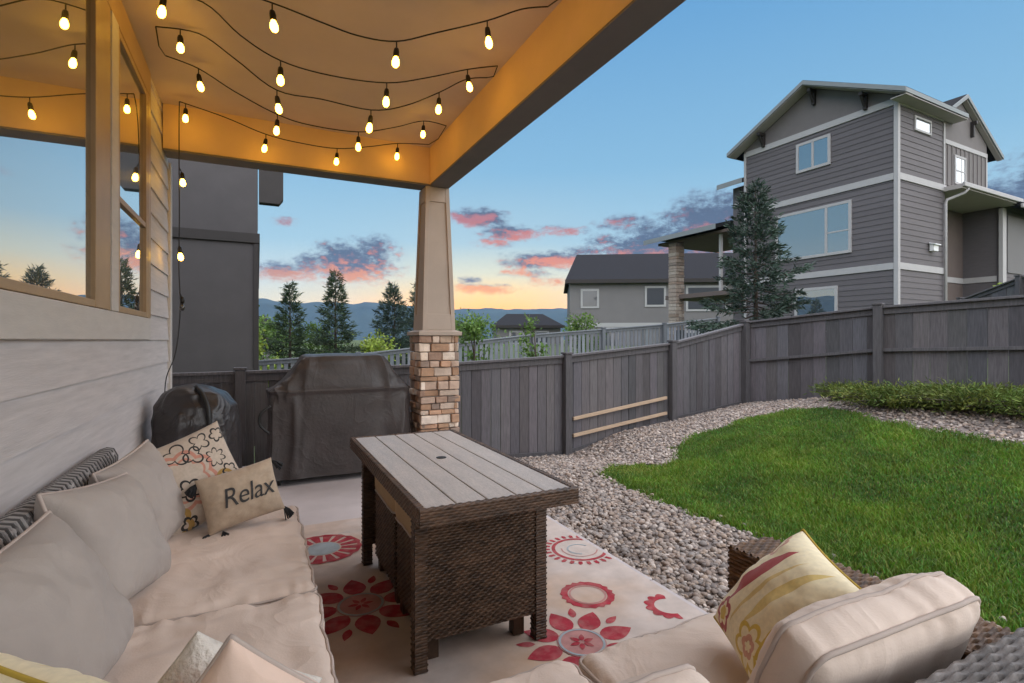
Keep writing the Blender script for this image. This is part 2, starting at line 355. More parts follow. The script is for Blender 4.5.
def pipe(rim, parent, mat, r=.005, name='piping', off=0):
    mb = MB(); mb.tube(rim, r, 6, closed=True); return mb.build(name, mat, parent, True)
def soft_box(name, a, b, c, X, mat, parent, n=(28, 28, 8), r=.035, puff=.02, wr=.006, seed=0, pipes=True, pmat=None, creases=()):
    """rounded upholstered slab, half sizes a b c in the local frame X"""
    vs = {}; V = []; F = []
    def key(p): return tuple(round(q, 5) for q in p)
    def wave(S, m):
        q = noise.noise(Vector((S.x * 5 + seed, S.y * 5, S.z * 2))); q2 = noise.noise(Vector((S.x * 13 + seed, S.y * 4.0, S.z * 2 + 2 * q))); q3 = noise.noise(Vector((S.x * 3.5 + seed, S.y * 14 + 2 * q, S.z * 2)))
        tt = S.y if abs(S.x) / a > abs(S.y) / b else S.x
        return wr * (q * 1.1 + (q2 + q3) * (.48 + .6 * m ** 2) + 1.1 * noise.noise(Vector((tt * 34, seed, 0))) * m ** 7 * (1 if m < .995 else .3))
    def put(p):
        k = key(p)
        if k in vs: return vs[k]
        P = Vector((p[0] * a, p[1] * b, p[2] * c)); Q = Vector((max(-(a - r), min(a - r, P.x)), max(-(b - r), min(b - r, P.y)), max(-(c - r), min(c - r, P.z))))
        D = P - Q; N = D.normalized() if D.length > 1e-8 else Vector((0, 0, 1)); S = Q + N * r
        if p[2] != 0: S.z += math.copysign(1, p[2]) * puff * (1 - p[0] ** 4) * (1 - p[1] ** 4) * abs(p[2]) ** 3 * (1 if p[2] > 0 else .3)
        S += N * wave(S, max(abs(p[0]), abs(p[1])))
        for axis, pos, dep in creases:
            S -= N * dep * math.exp(-((S[axis] - pos) / .008) ** 2) * (1 if p[2] > .5 else .3)
        V.append(X @ S); vs[k] = len(V) - 1; return vs[k]
    nx, ny, nz = n
    lin = lambda k: [-math.cos(math.pi * i / k) * .45 + (2 * i / k - 1) * .55 for i in range(k + 1)]
    gx, gy, gz = lin(nx), lin(ny), lin(nz)
    def face(A, B, f):
        for i in range(len(A) - 1):
            for j in range(len(B) - 1): F.append((put(f(A[i], B[j])), put(f(A[i + 1], B[j])), put(f(A[i + 1], B[j + 1])), put(f(A[i], B[j + 1]))))
    face(gx, gy, lambda s, t: (s, t, 1)); face(gy, gx, lambda s, t: (t, s, -1))
    face(gy, gz, lambda s, t: (1, s, t)); face(gz, gy, lambda s, t: (-1, t, s))
    face(gz, gx, lambda s, t: (t, 1, s)); face(gx, gz, lambda s, t: (s, -1, t))
    o = mk(name, V, F, mat, parent, True, fixn=False)
    if pipes:
        for sz in (1, -1):
            z = sz * (c - r * .45); pts = []
            for cx, cy, q0 in ((1, 1, 0), (-1, 1, 90), (-1, -1, 180), (1, -1, 270)):
                for k in range(5):
                    q = R(q0 + k * 22.5); pts.append(Vector((cx * (a - r) + r * .84 * math.cos(q), cy * (b - r) + r * .84 * math.sin(q), z)))
            full = []
            for i in range(len(pts)):
                p0, p1 = pts[i], pts[(i + 1) % len(pts)]; k = max(1, int((p1 - p0).length / .03))
                for t in range(k):
                    P = p0.lerp(p1, t / k); Nn = Vector((P.x - max(-(a - r), min(a - r, P.x)), P.y - max(-(b - r), min(b - r, P.y)), sz * r * .55)).normalized(); full.append(X @ (P + Nn * (wave(P, 1) + .0015)))
            pipe(full, o, pmat or m_piping, .0055)
    return o
# ------------------------------------------------------------------ woven sheets (real relief)
def weave(mb, O, U, V, N, w, h, cu=.024, cv=.011, depth=.004, per=(5, 4), tone=(.65, 1.4), seed=0, mi=0):
    O, U, V, N = map(Vector, (O, U, V, N)); nu = max(1, round(w / cu)); nv = max(1, round(h / cv)); rr = random.Random(seed)
    A, B = nu * per[0], nv * per[1]; vs = []
    for j in range(B + 1):
        row = min(nv - 1, j // per[1]); fv = j / per[1] - row; prof = math.sqrt(max(0, 1 - (2 * fv - 1) ** 2))
        for i in range(A + 1):
            x = i / per[0]; hgt = (.5 + .5 * math.cos(math.pi * (x + row))) * .92 + .08
            vs.append(O + U * (w * i / A) + V * (h * j / B) + N * (depth * prof * hgt - depth * .3 * (1 - prof)))
    fs = []; ts = []
    tn = {}
    for j in range(B):
        row = j // per[1]
        for i in range(A):
            a = j * (A + 1) + i; fs.append((a, a + 1, a + A + 2, a + A + 1)); k = (row, int((i / per[0] + row % 2) // 2))
            if k not in tn: tn[k] = rr.uniform(*tone)
            ts.append(tn[k])
    o = len(mb.v); mb.v.extend([tuple(v) for v in vs]); mb.f.extend([tuple(q + o for q in f) for f in fs]); mb.m.extend([mi] * len(fs)); mb.t.extend(ts)
    return mb
def wicker_box(mb, x0, x1, y0, y1, z0, z1, top=True, **k):
    Z = Vector((0, 0, 1)); X = Vector((1, 0, 0)); Y = Vector((0, 1, 0)); w, d, h = x1 - x0, y1 - y0, z1 - z0
    weave(mb, (x0, y0, z0), X, Z, -Y, w, h, seed=1, **k); weave(mb, (x1, y1, z0), -X, Z, Y, w, h, seed=2, **k)
    weave(mb, (x0, y1, z0), -Y, Z, -X, d, h, seed=3, **k); weave(mb, (x1, y0, z0), Y, Z, X, d, h, seed=4, **k)
    if top: weave(mb, (x0, y0, z1), X, Y, Z, w, d, seed=5, **k)
    e = .003; mb.box(x0 + e, x1 - e, y0 + e, y1 - e, z0, z1 - e, 0, .5); return mb
# ------------------------------------------------------------------ patio, our house and its porch
WX = -.70; CZ = 3.24; BZ = 2.855; RX0, RX1 = 1.56, 1.75; RY0, RY1 = 5.08, 5.27
mb = MB(); mb.box(-.72, 1.93, -4, 2.2, -.25, 0); mb.box(-.72, 1.93, 2.208, 6.02, -.25, 0)
tag(mb.build('patio', m_concrete, bevel=.006), kind='structure')
house = thing('house', 'pale lap-sided house with two windows and the lit porch roof overhead', 'house', (WX, 0, 0))
def lap(mb, O, U, N, w, z0, z1, ex, th=.018, rnd=None, mi=0):
    O, U, N = Vector(O), Vector(U), Vector(N); z = z0; Z = Vector((0, 0, 1))
    while z < z1 - .01:
        zt = min(z + ex + .012, z1 + .012)
        t = rnd.uniform(.93, 1.07) if rnd else 1.0
        q = lambda u, h, n: O + U * u + Z * h + N * n
        mb.prism([q(0, z, 0), q(0, z, th), q(0, zt, th * .25), q(0, zt, 0)], [q(w, z, 0), q(w, z, th), q(w, zt, th * .25), q(w, zt, 0)], mi, t); z += ex
mb = MB(); ex = .187
mb.box(WX - 5, WX - .02, -3.5, 5.5, -.3, CZ + .5)
o = mb.build('wall', m_siding, house)
mb = MB()
rr = random.Random(3)
lap(mb, (WX - .019, -3.4, 0), (0, 1, 0), (1, 0, 0), 8.80, 1.30 - 7 * ex + .0, 1.298, ex)
mb.build('siding', m_siding, house); mb = MB()
lap(mb, (WX - .019, 4.47, 0), (0, 1, 0), (1, 0, 0), .93, 1.30, CZ + .02, ex)
mb.build('siding', m_siding, house)
mb = MB(); mb.box(WX - .1, WX + .012, 5.41, 5.50, .02, BZ); mb.build('corner_trim', m_trim, house, bevel=.003)
mb = MB(); mb.box(WX - .02, WX + .014, -3.3, 4.46, 1.302, 1.452); mb.build('sill_trim', m_trim, house, bevel=.004)
mb = MB(); mb.box(WX - .02, WX + .014, -3.3, 4.46, 3.025, 3.2); mb.build('head_trim', m_winframe, house, bevel=.004)
mb = MB(); mb.box(WX - .02, WX + .016, 3.36, 3.50, 1.454, 3.023); mb.build('jamb_trim', m_trim, house, bevel=.003); mb = MB(); mb.box(WX - .02, WX + .014, 4.36, 4.46, 1.454, 3.023); mb.build('jamb_trim', m_winframe, house, bevel=.003)
for (y0, y1) in ((-2.2, 3.34), (3.505, 4.355)):
    fr = MB(); w = .07 if y1 < 3.5 else .045; a = .012
    fr.box(WX - .02, WX + a, y0, y0 + w, 1.455, 3.022); fr.box(WX - .02, WX + a, y1 - (.27 if y1 < 3.5 else w), y1, 1.455, 3.022)
    e = (.27 if y1 < 3.5 else w)
    fr.box(WX - .02, WX + a - .002, y0 + w, y1 - e, 1.455, 1.49); fr.box(WX - .02, WX + a - .002, y0 + w, y1 - e, 2.985, 3.022)
    if y1 < 3.5: fr.box(WX - .02, WX + a - .002, .55, .64, 1.49, 2.985)
    else: fr.box(WX - .02, WX + a - .004, y0 + w, y1 - e, 2.07, 2.105)
    win = fr.build('window', m_winframe, house, bevel=.003)
    g = MB()
    g.box(WX - .019, WX - .008, y0 + w + .001, y1 - e - .001, 1.491, 2.984); g.build('pane', m_pane, win)
mb = MB(); mb.box(WX - .3, RX0 + .001, -3.5, RY0 + .001, CZ, CZ + .06); mb.build('porch_ceiling', m_ceil, house)
mb = MB()
mb.box(RX0, RX1, -3.5, RY1, BZ + .018, CZ + .3, 0); mb.box(WX - .002, RX0 - .001, RY0, RY1 - .002, BZ + .018, CZ + .3, 0)
mb.build('porch_beam', m_beam, house, bevel=.004)
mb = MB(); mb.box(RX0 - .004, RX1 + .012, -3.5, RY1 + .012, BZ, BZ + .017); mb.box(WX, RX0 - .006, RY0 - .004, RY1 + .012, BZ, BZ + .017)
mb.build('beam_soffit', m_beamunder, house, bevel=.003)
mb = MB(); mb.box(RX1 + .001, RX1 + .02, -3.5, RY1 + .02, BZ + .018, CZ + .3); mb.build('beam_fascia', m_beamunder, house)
mb = MB(); mb.prism([(WX - 5.2, -3.5, CZ + .9), (RX1 + .45, -3.5, CZ + .31), (RX1 + .45, -3.5, CZ + .47), (WX - 5.2, -3.5, CZ + 1.05)],
                    [(WX - 5.2, RY1 + .6, CZ + .9), (RX1 + .45, RY1 + .6, CZ + .31), (RX1 + .45, RY1 + .6, CZ + .47), (WX - 5.2, RY1 + .6, CZ + 1.05)])
mb.build('porch_roof', m_roof, house)
# column: ledge stone pier, tapered panelled shaft
cx, cy, hs = 1.64, 5.20, .20
def cbox(mb, cx, cy, h0, h1, z0, z1, mi=0):
    mb.prism([(cx - h0, cy - h0, z0), (cx + h0, cy - h0, z0), (cx + h0, cy + h0, z0), (cx - h0, cy + h0, z0)], [(cx - h1, cy - h1, z1), (cx + h1, cy - h1, z1), (cx + h1, cy + h1, z1), (cx - h1, cy + h1, z1)], mi)
sh = MB(); z0, z1, w0, w1 = 1.40, BZ - .002, .158, .108
cbox(sh, cx, cy, w0, w1, z0, z1)
for s in range(4):                                   # raised corner stiles frame a recessed panel on each face
    A = Matrix.Translation((cx, cy, 0)) @ Matrix.Rotation(R(90 * s), 4, 'Z')
    def P(x, y, z): return A @ Vector((x, y, z))
    t = .014; sw = .042
    for sd in (-1, 1):
        q = lambda w, z, d, i: P(sd * (w + d) - sd * (sw if i else 0), -(w + d), z)
        sh.prism([q(w0, z0, t, 0), q(w0, z0, t, 1), P(sd * (w0 - sw + t), -w0, z0), P(sd * w0, -w0, z0)],
                 [q(w1, z1, t, 0), q(w1, z1, t, 1), P(sd * (w1 - sw + t), -w1, z1), P(sd * w1, -w1, z1)])
    for zz, hh in ((z0 + .002, .16), (z1 - .15, .148)):
        f = lambda z: w0 + (w1 - w0) * (z - z0) / (z1 - z0)
        a, b = f(zz), f(zz + hh); k = t - .002
        sh.prism([P(-(a - sw + t), -(a + k), zz), P(a - sw + t, -(a + k), zz), P(a - sw + t, -a, zz), P(-(a - sw + t), -a, zz)],
                 [P(-(b - sw + t), -(b + k), zz + hh), P(b - sw + t, -(b + k), zz + hh), P(b - sw + t, -b, zz + hh), P(-(b - sw + t), -b, zz + hh)])
col = sh.build('porch_column', m_column, house, bevel=.002)
mb = MB(); cbox(mb, cx, cy, .225, .225, 1.345, 1.385); cbox(mb, cx, cy, .215, .175, 1.385, 1.40); mb.build('pier_cap', m_column, col, bevel=.005)
mb = MB(); cbox(mb, cx, cy, hs - .03, hs - .03, -.05, 1.345); mb.build('pier_core', m_mortar, col)
mb = MB(); rr = random.Random(11); z = .0
STC = [(1.05, .93, .84), (1.3, 1.2, 1.1), (.80, .66, .55), (.72, .50, .36), (.95, .78, .68), (.50, .42, .38), (1.35, 1.28, 1.2), (.9, .62, .46), (.62, .46, .38)]
while z < 1.34:
    rh = min(rr.choice([.036, .05, .066, .088]), 1.345 - z)
    if 1.345 - z - rh < .04: rh = 1.345 - z
    for s in range(4):
        A = Matrix.Translation((cx, cy, 0)) @ Matrix.Rotation(R(90 * s), 4, 'Z'); x = -hs - .004
        while x < hs - .02:
            w = rr.uniform(.08, .2)
            if hs + .004 - (x + w) < .06: w = hs + .004 - x
            d = rr.uniform(-.016, .018); c = rr.choice(STC); k = rr.uniform(.85, 1.1)
            
            jj = lambda: rr.uniform(-.006, .006)
            a_, b_, c_, d_ = x + .004, x + w - .004, z + .004, z + rh - .004
            fr_ = [A @ Vector((px, -(hs + d) + jj(), pz)) for px, pz in ((a_ + jj() / 2, c_ + jj() / 2), (b_ + jj() / 2, c_ + jj() / 2), (b_ + jj() / 2, d_ + jj() / 2), (a_ + jj() / 2, d_ + jj() / 2))]
            bk_ = [A @ Vector((px, -(hs - .045), pz)) for px, pz in ((a_, c_), (b_, c_), (b_, d_), (a_, d_))]
            mb.prism(fr_, bk_, 0, tuple(q * k for q in c)); x += w
    z += rh
mb.build('stone_pier', m_stone, col, bevel=.007)
# rug -----------------------------------------------------------------
rug_base = M('faded_cream_rug', (.56, .47, .42), .95, .14, 7, .4, 300, col2=(.50, .27, .12), col2_scale=1.3, col2_amt=.65, bdist=.002)
rug_red = M('faded_red_rug_pile', (.36, .026, .042), .95, .25, 14, .4, 300, bdist=.002, col2=(.45, .22, .19), col2_scale=20, col2_amt=.4)
rug_pink = M('dusty_pink_rug_pile', (.46, .22, .20), .95, .25, 10, .4, 300, bdist=.002)
rug_grey = M('blue_grey_rug_pile', (.34, .38, .40), .95, .25, 8, .4, 300, bdist=.002)
mb = MB(); mb.box(-.45, 1.89, .1, 3.88, .001, .010)
def poly(pts, mi, z): mb.add([(x, y, z) for x, y in pts], [tuple(range(len(pts)))], mi)
RLIM = 1.885
def clipx(pts):
    out = []
    for i in range(len(pts)):
        a, b = pts[i], pts[(i + 1) % len(pts)]
        if a[0] <= RLIM: out.append(a)
        if (a[0] <= RLIM) != (b[0] <= RLIM):
            t = (RLIM - a[0]) / (b[0] - a[0]); out.append((RLIM, a[1] + t * (b[1] - a[1])))
    return out
def P2(pts, mi, z):
    c = clipx(pts)
    if len(c) > 2: poly(c, mi, z)
def ring(cx, cy, r0, r1, mi, z, n=40, a0=0, a1=360, wob=0, k=0):
    for i in range(n):
        A = R(a0 + (a1 - a0) * i / n); B = R(a0 + (a1 - a0) * (i + 1) / n); g = lambda a, r: (cx + r * math.cos(a), cy + r * math.sin(a))
        o0 = r1 + wob * abs(math.sin(A * k)); o1 = r1 + wob * abs(math.sin(B * k))
        P2([g(A, r0), g(A, o0), g(B, o1), g(B, r0)], mi, z)
def petals(cx, cy, r0, r1, wd, n, mi, z, ph=0):
    for i in range(n):
        a = 2 * math.pi * i / n + ph; pts = []
        for t in np.linspace(0, 1, 9): pts.append((r0 + (r1 - r0) * t, wd * math.sin(math.pi * t ** .8) ** .9))
        pts += [(x, -y) for x, y in pts[::-1][1:-1]]
        P2([(cx + x * math.cos(a) - y * math.sin(a), cy + x * math.sin(a) + y * math.cos(a)) for x, y in pts], mi, z)
def spokes(cx, cy, r0, r1, n, duty, mi, z):
    for i in range(n):
        a = 2 * math.pi * i / n; b = a + 2 * math.pi / n * duty; g = lambda q, r: (cx + r * math.cos(q), cy + r * math.sin(q))
        P2([g(a, r0), g(a, r1), g((a + b) / 2, r1 * 1.06), g(b, r1), g(b, r0)], mi, z)
Z1, Z2, Z3 = .0115, .013, .0145
for (a, b) in ((.36, 3.40), (1.0, .9)):
    ring(a, b, 0, .10, 3, Z1); spokes(a, b, .11, .21, 16, .72, 1, Z1); ring(a, b, .205, .222, 1, Z2, wob=.012, k=8)
for (a, b, s) in ((.45, 2.60, 1.15), (1.24, 1.86, 1.05), (.75, 1.2, 1), (1.45, 3.45, 1)):
    petals(a, b, .09 * s, .25 * s, .05 * s, 8, 1, Z1); petals(a, b, .19 * s, .27 * s, .018 * s, 8, 1, Z1, math.pi / 8)
    ring(a, b, 0, .10 * s, 2, Z2); petals(a, b, .01, .055 * s, .012, 6, 1, Z3); ring(a, b, .085 * s, .095 * s, 4, Z3)
for (a, b, s) in ((1.78, 2.70, 1.1), (1.70, 1.0, 1)):
    ring(a, b, .135 * s, .155 * s, 1, Z1); spokes(a, b, .165 * s, .195 * s, 26, .5, 1, Z1); ring(a, b, .06 * s, .07 * s, 4, Z1, a0=20, a1=250); ring(a, b, .095 * s, .102 * s, 2, Z1, a0=150, a1=330)
for (a, b, s) in ((1.50, 2.20, 1), (1.2, 3.2, .9)):
    ring(a, b, .10 * s, .125 * s, 1, Z1, wob=.016, k=9); ring(a, b, .085, .095, 2, Z1)
ring(1.79, 1.93, .07, .10, 1, Z1, a0=60, a1=260, wob=.02, k=6)
rr = random.Random(5)
for i in range(10):
    a, b = rr.uniform(0, 1.8), rr.uniform(.4, 3.7)
    ring(a, b, .05, .056, 4, Z1 - .0008, a0=rr.uniform(0, 90), a1=rr.uniform(180, 330))
rug = mb.build('rug', [rug_base, rug_red, rug_pink, rug_grey, rug_grey], fixn=True)
tag(rug, 'faded cream outdoor rug with red medallions under the wicker table', 'rug')
# ------------------------------------------------------------------ string lights
sl = thing('string_lights', 'strings of glowing bulbs swagged in rows under the porch ceiling', 'string lights', (-.5, 4.9, 3.2))
ST = [ # polyline of each swag and the points along it that carry bulbs
 [(-.56, 4.86, 3.19), (-.25, 4.87, 3.13), (.06, 4.88, 3.045), (.33, 4.89, 3.02), (.64, 4.90, 3.025), (.93, 4.90, 3.09), (1.19, 4.91, 3.165), (1.50, 4.92, 3.21)],
 [(1.50, 4.40, 3.20), (1.29, 4.39, 3.20), (1.03, 4.37, 3.09), (.73, 4.33, 2.985), (.36, 4.28, 2.955), (.13, 4.26, 2.985), (-.15, 4.22, 3.08), (-.37, 4.19, 3.18), (-.56, 4.16, 3.21)],
 [(-.56, 3.80, 3.21), (-.33, 3.76, 3.205), (-.13, 3.73, 3.08), (.11, 3.70, 2.92), (.38, 3.66, 2.90), (.69, 3.60, 2.865), (.91, 3.56, 2.92), (1.15, 3.53, 3.05), (1.34, 3.50, 3.17), (1.50, 3.48, 3.21)],
 [(1.50, 3.30, 3.21), (1.28, 3.31, 3.14), (1.01, 3.32, 3.03), (.74, 3.34, 2.945), (.40, 3.36, 2.925), (.12, 3.37, 2.955), (-.09, 3.38, 3.055), (-.28, 3.40, 3.205), (-.56, 3.40, 3.22)],
 [(-.56, 3.05, 3.22), (-.2, 3.0, 3.10), (.12, 2.95, 3.03), (.30, 2.93, 2.99), (.49, 2.90, 2.95), (.69, 2.87, 2.955), (.90, 2.82, 3.03), (1.18, 2.74, 3.13), (1.36, 2.66, 3.20), (1.50, 2.6, 3.22)],
 [(1.50, 2.25, 3.22), (1.2, 2.22, 3.12), (.80, 2.2, 3.0), (.45, 2.2, 2.97), (.1, 2.2, 3.02), (-.2, 2.2, 3.12), (-.56, 2.2, 3.22)],
 [(-.56, 1.3, 3.22), (-.2, 1.3, 3.1), (.3, 1.3, 3.0), (.7, 1.3, 3.0), (1.2, 1.3, 3.1), (1.50, 1.3, 3.22)]]
BI = [[(-.535, 4.86), (.061, 4.88), (.645, 4.90), (1.19, 4.91)], [(-.37, 4.19), (.13, 4.26), (.74, 4.33), (1.29, 4.39)], [(-.43, 3.78), (.11, 3.70), (.69, 3.60), (1.15, 3.53)],
      [(-.45, 3.4), (.12, 3.37), (.74, 3.34), (1.29, 3.31)], [(-.40, 3.02), (.09, 2.95), (.69, 2.87), (1.18, 2.74)], [(1.2, 2.22), (.62, 2.2), (.03, 2.2)], [(-.2, 1.3), (.45, 1.3), (1.1, 1.3)]]
def smooth_line(pts, k=5):
    P = [Vector(p) for p in pts]; out = []
    for i in range(len(P) - 1):
        p0 = P[max(0, i - 1)]; p1 = P[i]; p2 = P[i + 1]; p3 = P[min(len(P) - 1, i + 2)]
        for j in range(k):
            t = j / k; out.append(.5 * ((2 * p1) + (p2 - p0) * t + (2 * p0 - 5 * p1 + 4 * p2 - p3) * t * t + (3 * p1 - p0 - 3 * p2 + p3) * t ** 3))
    return out + [P[-1]]
cord = MB(); bulbs = []
for pts, bi in zip(ST, BI):
    line = smooth_line(pts); cord.tube(line, .0040, 6)
    for bx, by in bi:
        q = min(line, key=lambda p: abs(p.x - bx) + .01 * abs(p.y - by)); bulbs.append(q)
for a, b in zip(ST, ST[1:]):                       # the loops between the rows
    p, q = Vector(a[-1]), Vector(b[0]); cord.tube([p, p.lerp(q, .5) + Vector((.01 * (1 if p.x > 0 else -1), 0, -.03)), q], .0040, 6)
p0 = Vector(ST[0][0])
drop = smooth_line([p0, (-.57, 4.93, 3.05), (-.575, 4.97, 2.72), (-.575, 4.99, 2.3), (-.58, 5.0, 1.9), (-.57, 5.0, 1.55), (-.60, 4.98, 1.2), (-.655, 4.92, 1.0), (-.665, 4.9, .80)]); cord.tube(drop, .0040, 6)
cord.build('cord', m_darkcord, sl, True)
trr = random.Random(17)
def fixture(p, lit=True, name='socket', side=0):
    p = Vector(p) + Vector((side, 0, 0)); s = MB(); tx, ty = trr.uniform(-.14, .14), trr.uniform(-.14, .14)
    s.tube([p - Vector((side, 0, 0)), p + Vector((0, 0, -.045))], .004, 6)
    k0 = len(s.v); s.lathe([(.006, -.036), (.013, -.042), (.0165, -.06), (.0165, -.088), (.013, -.092)], 12, p)
    tilt = lambda m, k: [m.v.__setitem__(i, (m.v[i][0] + (m.v[i][2] - p.z + .036) * tx, m.v[i][1] + (m.v[i][2] - p.z + .036) * ty, m.v[i][2])) for i in range(k, len(m.v))]
    tilt(s, k0); so = s.build('socket', m_socket, sl, True)
    b = MB(); b.lathe([(.010, -.090), (.013, -.098), (.0185, -.112), (.0205, -.125), (.019, -.138), (.012, -.149), (.003, -.153)], 14, p)
    tilt(b, 0); b.build('bulb', m_bulb if lit else m_clearbulb, so, True)
for q in bulbs: fixture(q)
fixture((-.575, 4.98, 2.70), side=.02); fixture((-.58, 5.0, 2.10), side=.005); fixture((-.575, 4.99, 1.69), False, side=.02)
# ------------------------------------------------------------------ sofas
def Y(*a): return Vector(a)
sofa = thing('sofa', 'long wicker sofa along the siding with plump grey back cushions', 'sofa', (-.25, 1.8, 0))
mb = MB(); mb.box(-.62, .16, .47, 3.06, .10, .26, 0, .6); wicker_box(mb, -.62, .16, .47, 3.06, .08, .272); mb.build('base', m_wicker, sofa)
for x, y in ((-.58, .5), (.11, 1.9), (-.58, 3.0), (.11, 3.0)):
    mb = MB(); mb.box(x, x + .05, y - .02, y + .03, .011, .085); mb.build('leg', m_wicker, sofa)
mb = MB()
n = 60; hz = .775
mb.box(-.672, -.618, .47, 3.07, .27, hz - .012, 0, .4)
weave(mb, (-.616, .47, .27), (0, 1, 0), (0, 0, 1), (1, 0, 0), 2.6, hz - .27, cu=.05, cv=.028, depth=.008, tone=(.5, 1.8))
for k in range(128):                                 # rope wound over the top rail, dark and pale strands by turns
    y = .48 + k * .0203; pts = [(-.672, y - .008, .68), (-.683, y - .004, hz - .03), (-.668, y, hz + .004), (-.645, y + .003, hz + .010), (-.622, y + .006, hz + .004), (-.608, y + .01, hz - .03), (-.612, y + .014, .68)]
    mb.tube(pts, .0075, 5, 0, .30 if k % 2 else 1.25, caps=False)
mb.build('backrest', m_rope, sofa)
seat_z = .35
for i, (y0, y1, cr) in enumerate(((.905, 1.965, ()), (1.975, 3.045, ((1, .02, .004),)))):
    soft_box('seat_cushion', .355, (y1 - y0) / 2, .066, mat4((-.165, (y0 + y1) / 2, seat_z)), m_fabric, sofa, n=(60, 84, 8), r=.04, puff=.018, wr=.0105, seed=i * 7 + 3, creases=cr)
for i, (yc, tilt, ro, w) in enumerate(((1.60, 24, 4, .53), (2.20, 20, -7, .48), (2.69, 16, 7, .43))):
    X = frame((-.475 + .012 * i, yc, .608), (math.cos(R(tilt)), -.16 - .06 * i, math.sin(R(tilt))), roll=R(ro))
    o, rim = pillow('back_cushion', w, .43, .20, X, [m_fabric, m_greyfabric] if False else [m_greyfabric], sofa, n=64, pinch=.06, wr=.010, seed=i * 3.7 + 1, p=4, e=.5, bulge_low=.18)
    pipe(rim, o, m_piping, .0055)
sofa2 = thing('sofa_section', 'near wicker sofa section seen from behind with its own armrest', 'sofa', (.9, .85, 0))
mb = MB(); mb.box(.19, 1.51, .56, 1.22, .10, .26, 0, .6); wicker_box(mb, .19, 1.51, .56, 1.23, .08, .272); mb.build('base', m_wicker, sofa2)
mb = MB(); wicker_box(mb, 1.52, 1.72, .56, 1.335, .06, .56, cu=.03, cv=.014, depth=.008); mb.build('armrest', m_wicker_warm, sofa2)
mb = MB(); wicker_box(mb, -.60, 1.74, .40, .545, .06, .655, cu=.034, cv=.017, depth=.009); mb.build('backrest', m_wicker_grey, sofa2)
for x, y in ((.25, 1.15), (1.6, 1.25), (1.6, .45), (-.5, .45)):
    mb = MB(); mb.box(x, x + .05, y - .02, y + .03, .011, .085); mb.build('leg', m_wicker, sofa2)
for i, (x0, x1) in enumerate(((.19, .79), (.80, 1.51))):
    soft_box('seat_cushion', (x1 - x0) / 2, .345, .066, mat4(((x0 + x1) / 2, .90, seat_z)), m_fabric, sofa2, n=(56, 56, 8), r=.04, puff=.02, wr=.009, seed=i * 5 + 21)
X = frame((1.225, .705, .568), (.03, .93, .36), roll=R(-1))
o = soft_box('back_cushion', .295, .172, .06, X, m_fabric, sofa2, n=(64, 40, 10), r=.05, puff=.035, wr=.009, seed=40)
X = frame((.40, .70, .56), (0, .95, .3)); soft_box('back_cushion', .33, .15, .07, X, m_fabric, sofa2, n=(30, 24, 8), r=.05, puff=.03, wr=.007, seed=44)
# ------------------------------------------------------------------ throw pillows
def throw(name, label, w, h, t, X, mats, pm=None, **k):
    root = thing(name, label, 'pillow', X.translation)
    o, rim = pillow('cover', w, h, t, X, mats, root, **k)
    if pm: pipe(rim, o, pm, .0045)
    return root, o
CAMV = Vector((.1, -1, .32))
X1 = frame((-.285, 2.87, .635), (.24, -.9, .34), roll=R(20))
throw('throw_pillow', 'square throw pillow with scroll and medallion print at the far sofa end', .43, .43, .15, X1, [m_medal], pinch=.06, seed=2.2, p=2.6)
X2 = frame((-.07, 2.74, .575), (.16, -.9, .30), roll=R(11))
relax, oc = throw('throw_pillow', 'small burlap pillow lettered Relax with dark corner tassels', .33, .255, .12, X2, [m_burlap], pinch=.05, seed=5.1, p=2.6)
def lettering(txt, size, X, w, h, t, ctr, parent, shear=.25):
    cu = bpy.data.curves.new('lettering', 'FONT'); cu.body = txt; cu.size = size; cu.shear = shear; cu.align_x = 'CENTER'; cu.align_y = 'CENTER'; cu.space_character = .95; cu.resolution_u = 6
    tmp = bpy.data.objects.new('lettering_tmp', cu); COL.objects.link(tmp); dg = bpy.context.evaluated_depsgraph_get()
    me = bpy.data.meshes.new_from_object(tmp.evaluated_get(dg)); bpy.data.objects.remove(tmp); bpy.data.curves.remove(cu)
    import bmesh
    bm = bmesh.new(); bm.from_mesh(me); bmesh.ops.triangulate(bm, faces=bm.faces); bmesh.ops.subdivide_edges(bm, edges=[e for e in bm.edges if e.calc_length() > size * .08], cuts=3, use_grid_fill=False)
    bmesh.ops.triangulate(bm, faces=bm.faces)
    for v in bm.verts:
        x, y = v.co.x + ctr[0], v.co.y * 1.15 + ctr[1]; v.co = X @ Vector((x, y, pillow_z(x / w * 2.05, y / h * 2.07, t, 2.6, .52, .006, 5.1, 1) + .004))
    bm.to_mesh(me); bm.free(); me.materials.clear(); me.materials.append(m_text); o = bpy.data.objects.new('lettering', me); COL.objects.link(o); adopt(o, parent)
lettering('Relax', .105, X2, .33, .255, .12, (.02, 0), oc)
def tassel(p, d, parent):
    mb = MB(); rr = random.Random(int(p[0] * 1000)); p = Vector(p); d = Vector(d).normalized()
    for k in range(26):
        q = d + Vector((rr.uniform(-.5, .5), rr.uniform(-.5, .5), rr.uniform(-.5, .2))); q.normalize()
        mb.tube([p, p + q * .03, p + q * .055 + Vector((0, 0, -.012))], .0028, 4)
    mb.build('tassel', m_tassel, parent, True)
tassel(X2 @ Vector((-.155, -.118, 0)), (-.5, -.4, -.2), relax); tassel(X2 @ Vector((-.11, -.128, .02)), (.3, -.7, -.3), relax)
tassel(X2 @ Vector((.16, -.115, 0)), (.6, .1, -.7), relax); tassel(X2 @ Vector((.16, .112, 0)), (.7, .1, -.2), relax); tassel(X2 @ Vector((-.155, .112, 0)), (-.6, 0, -.6), relax)
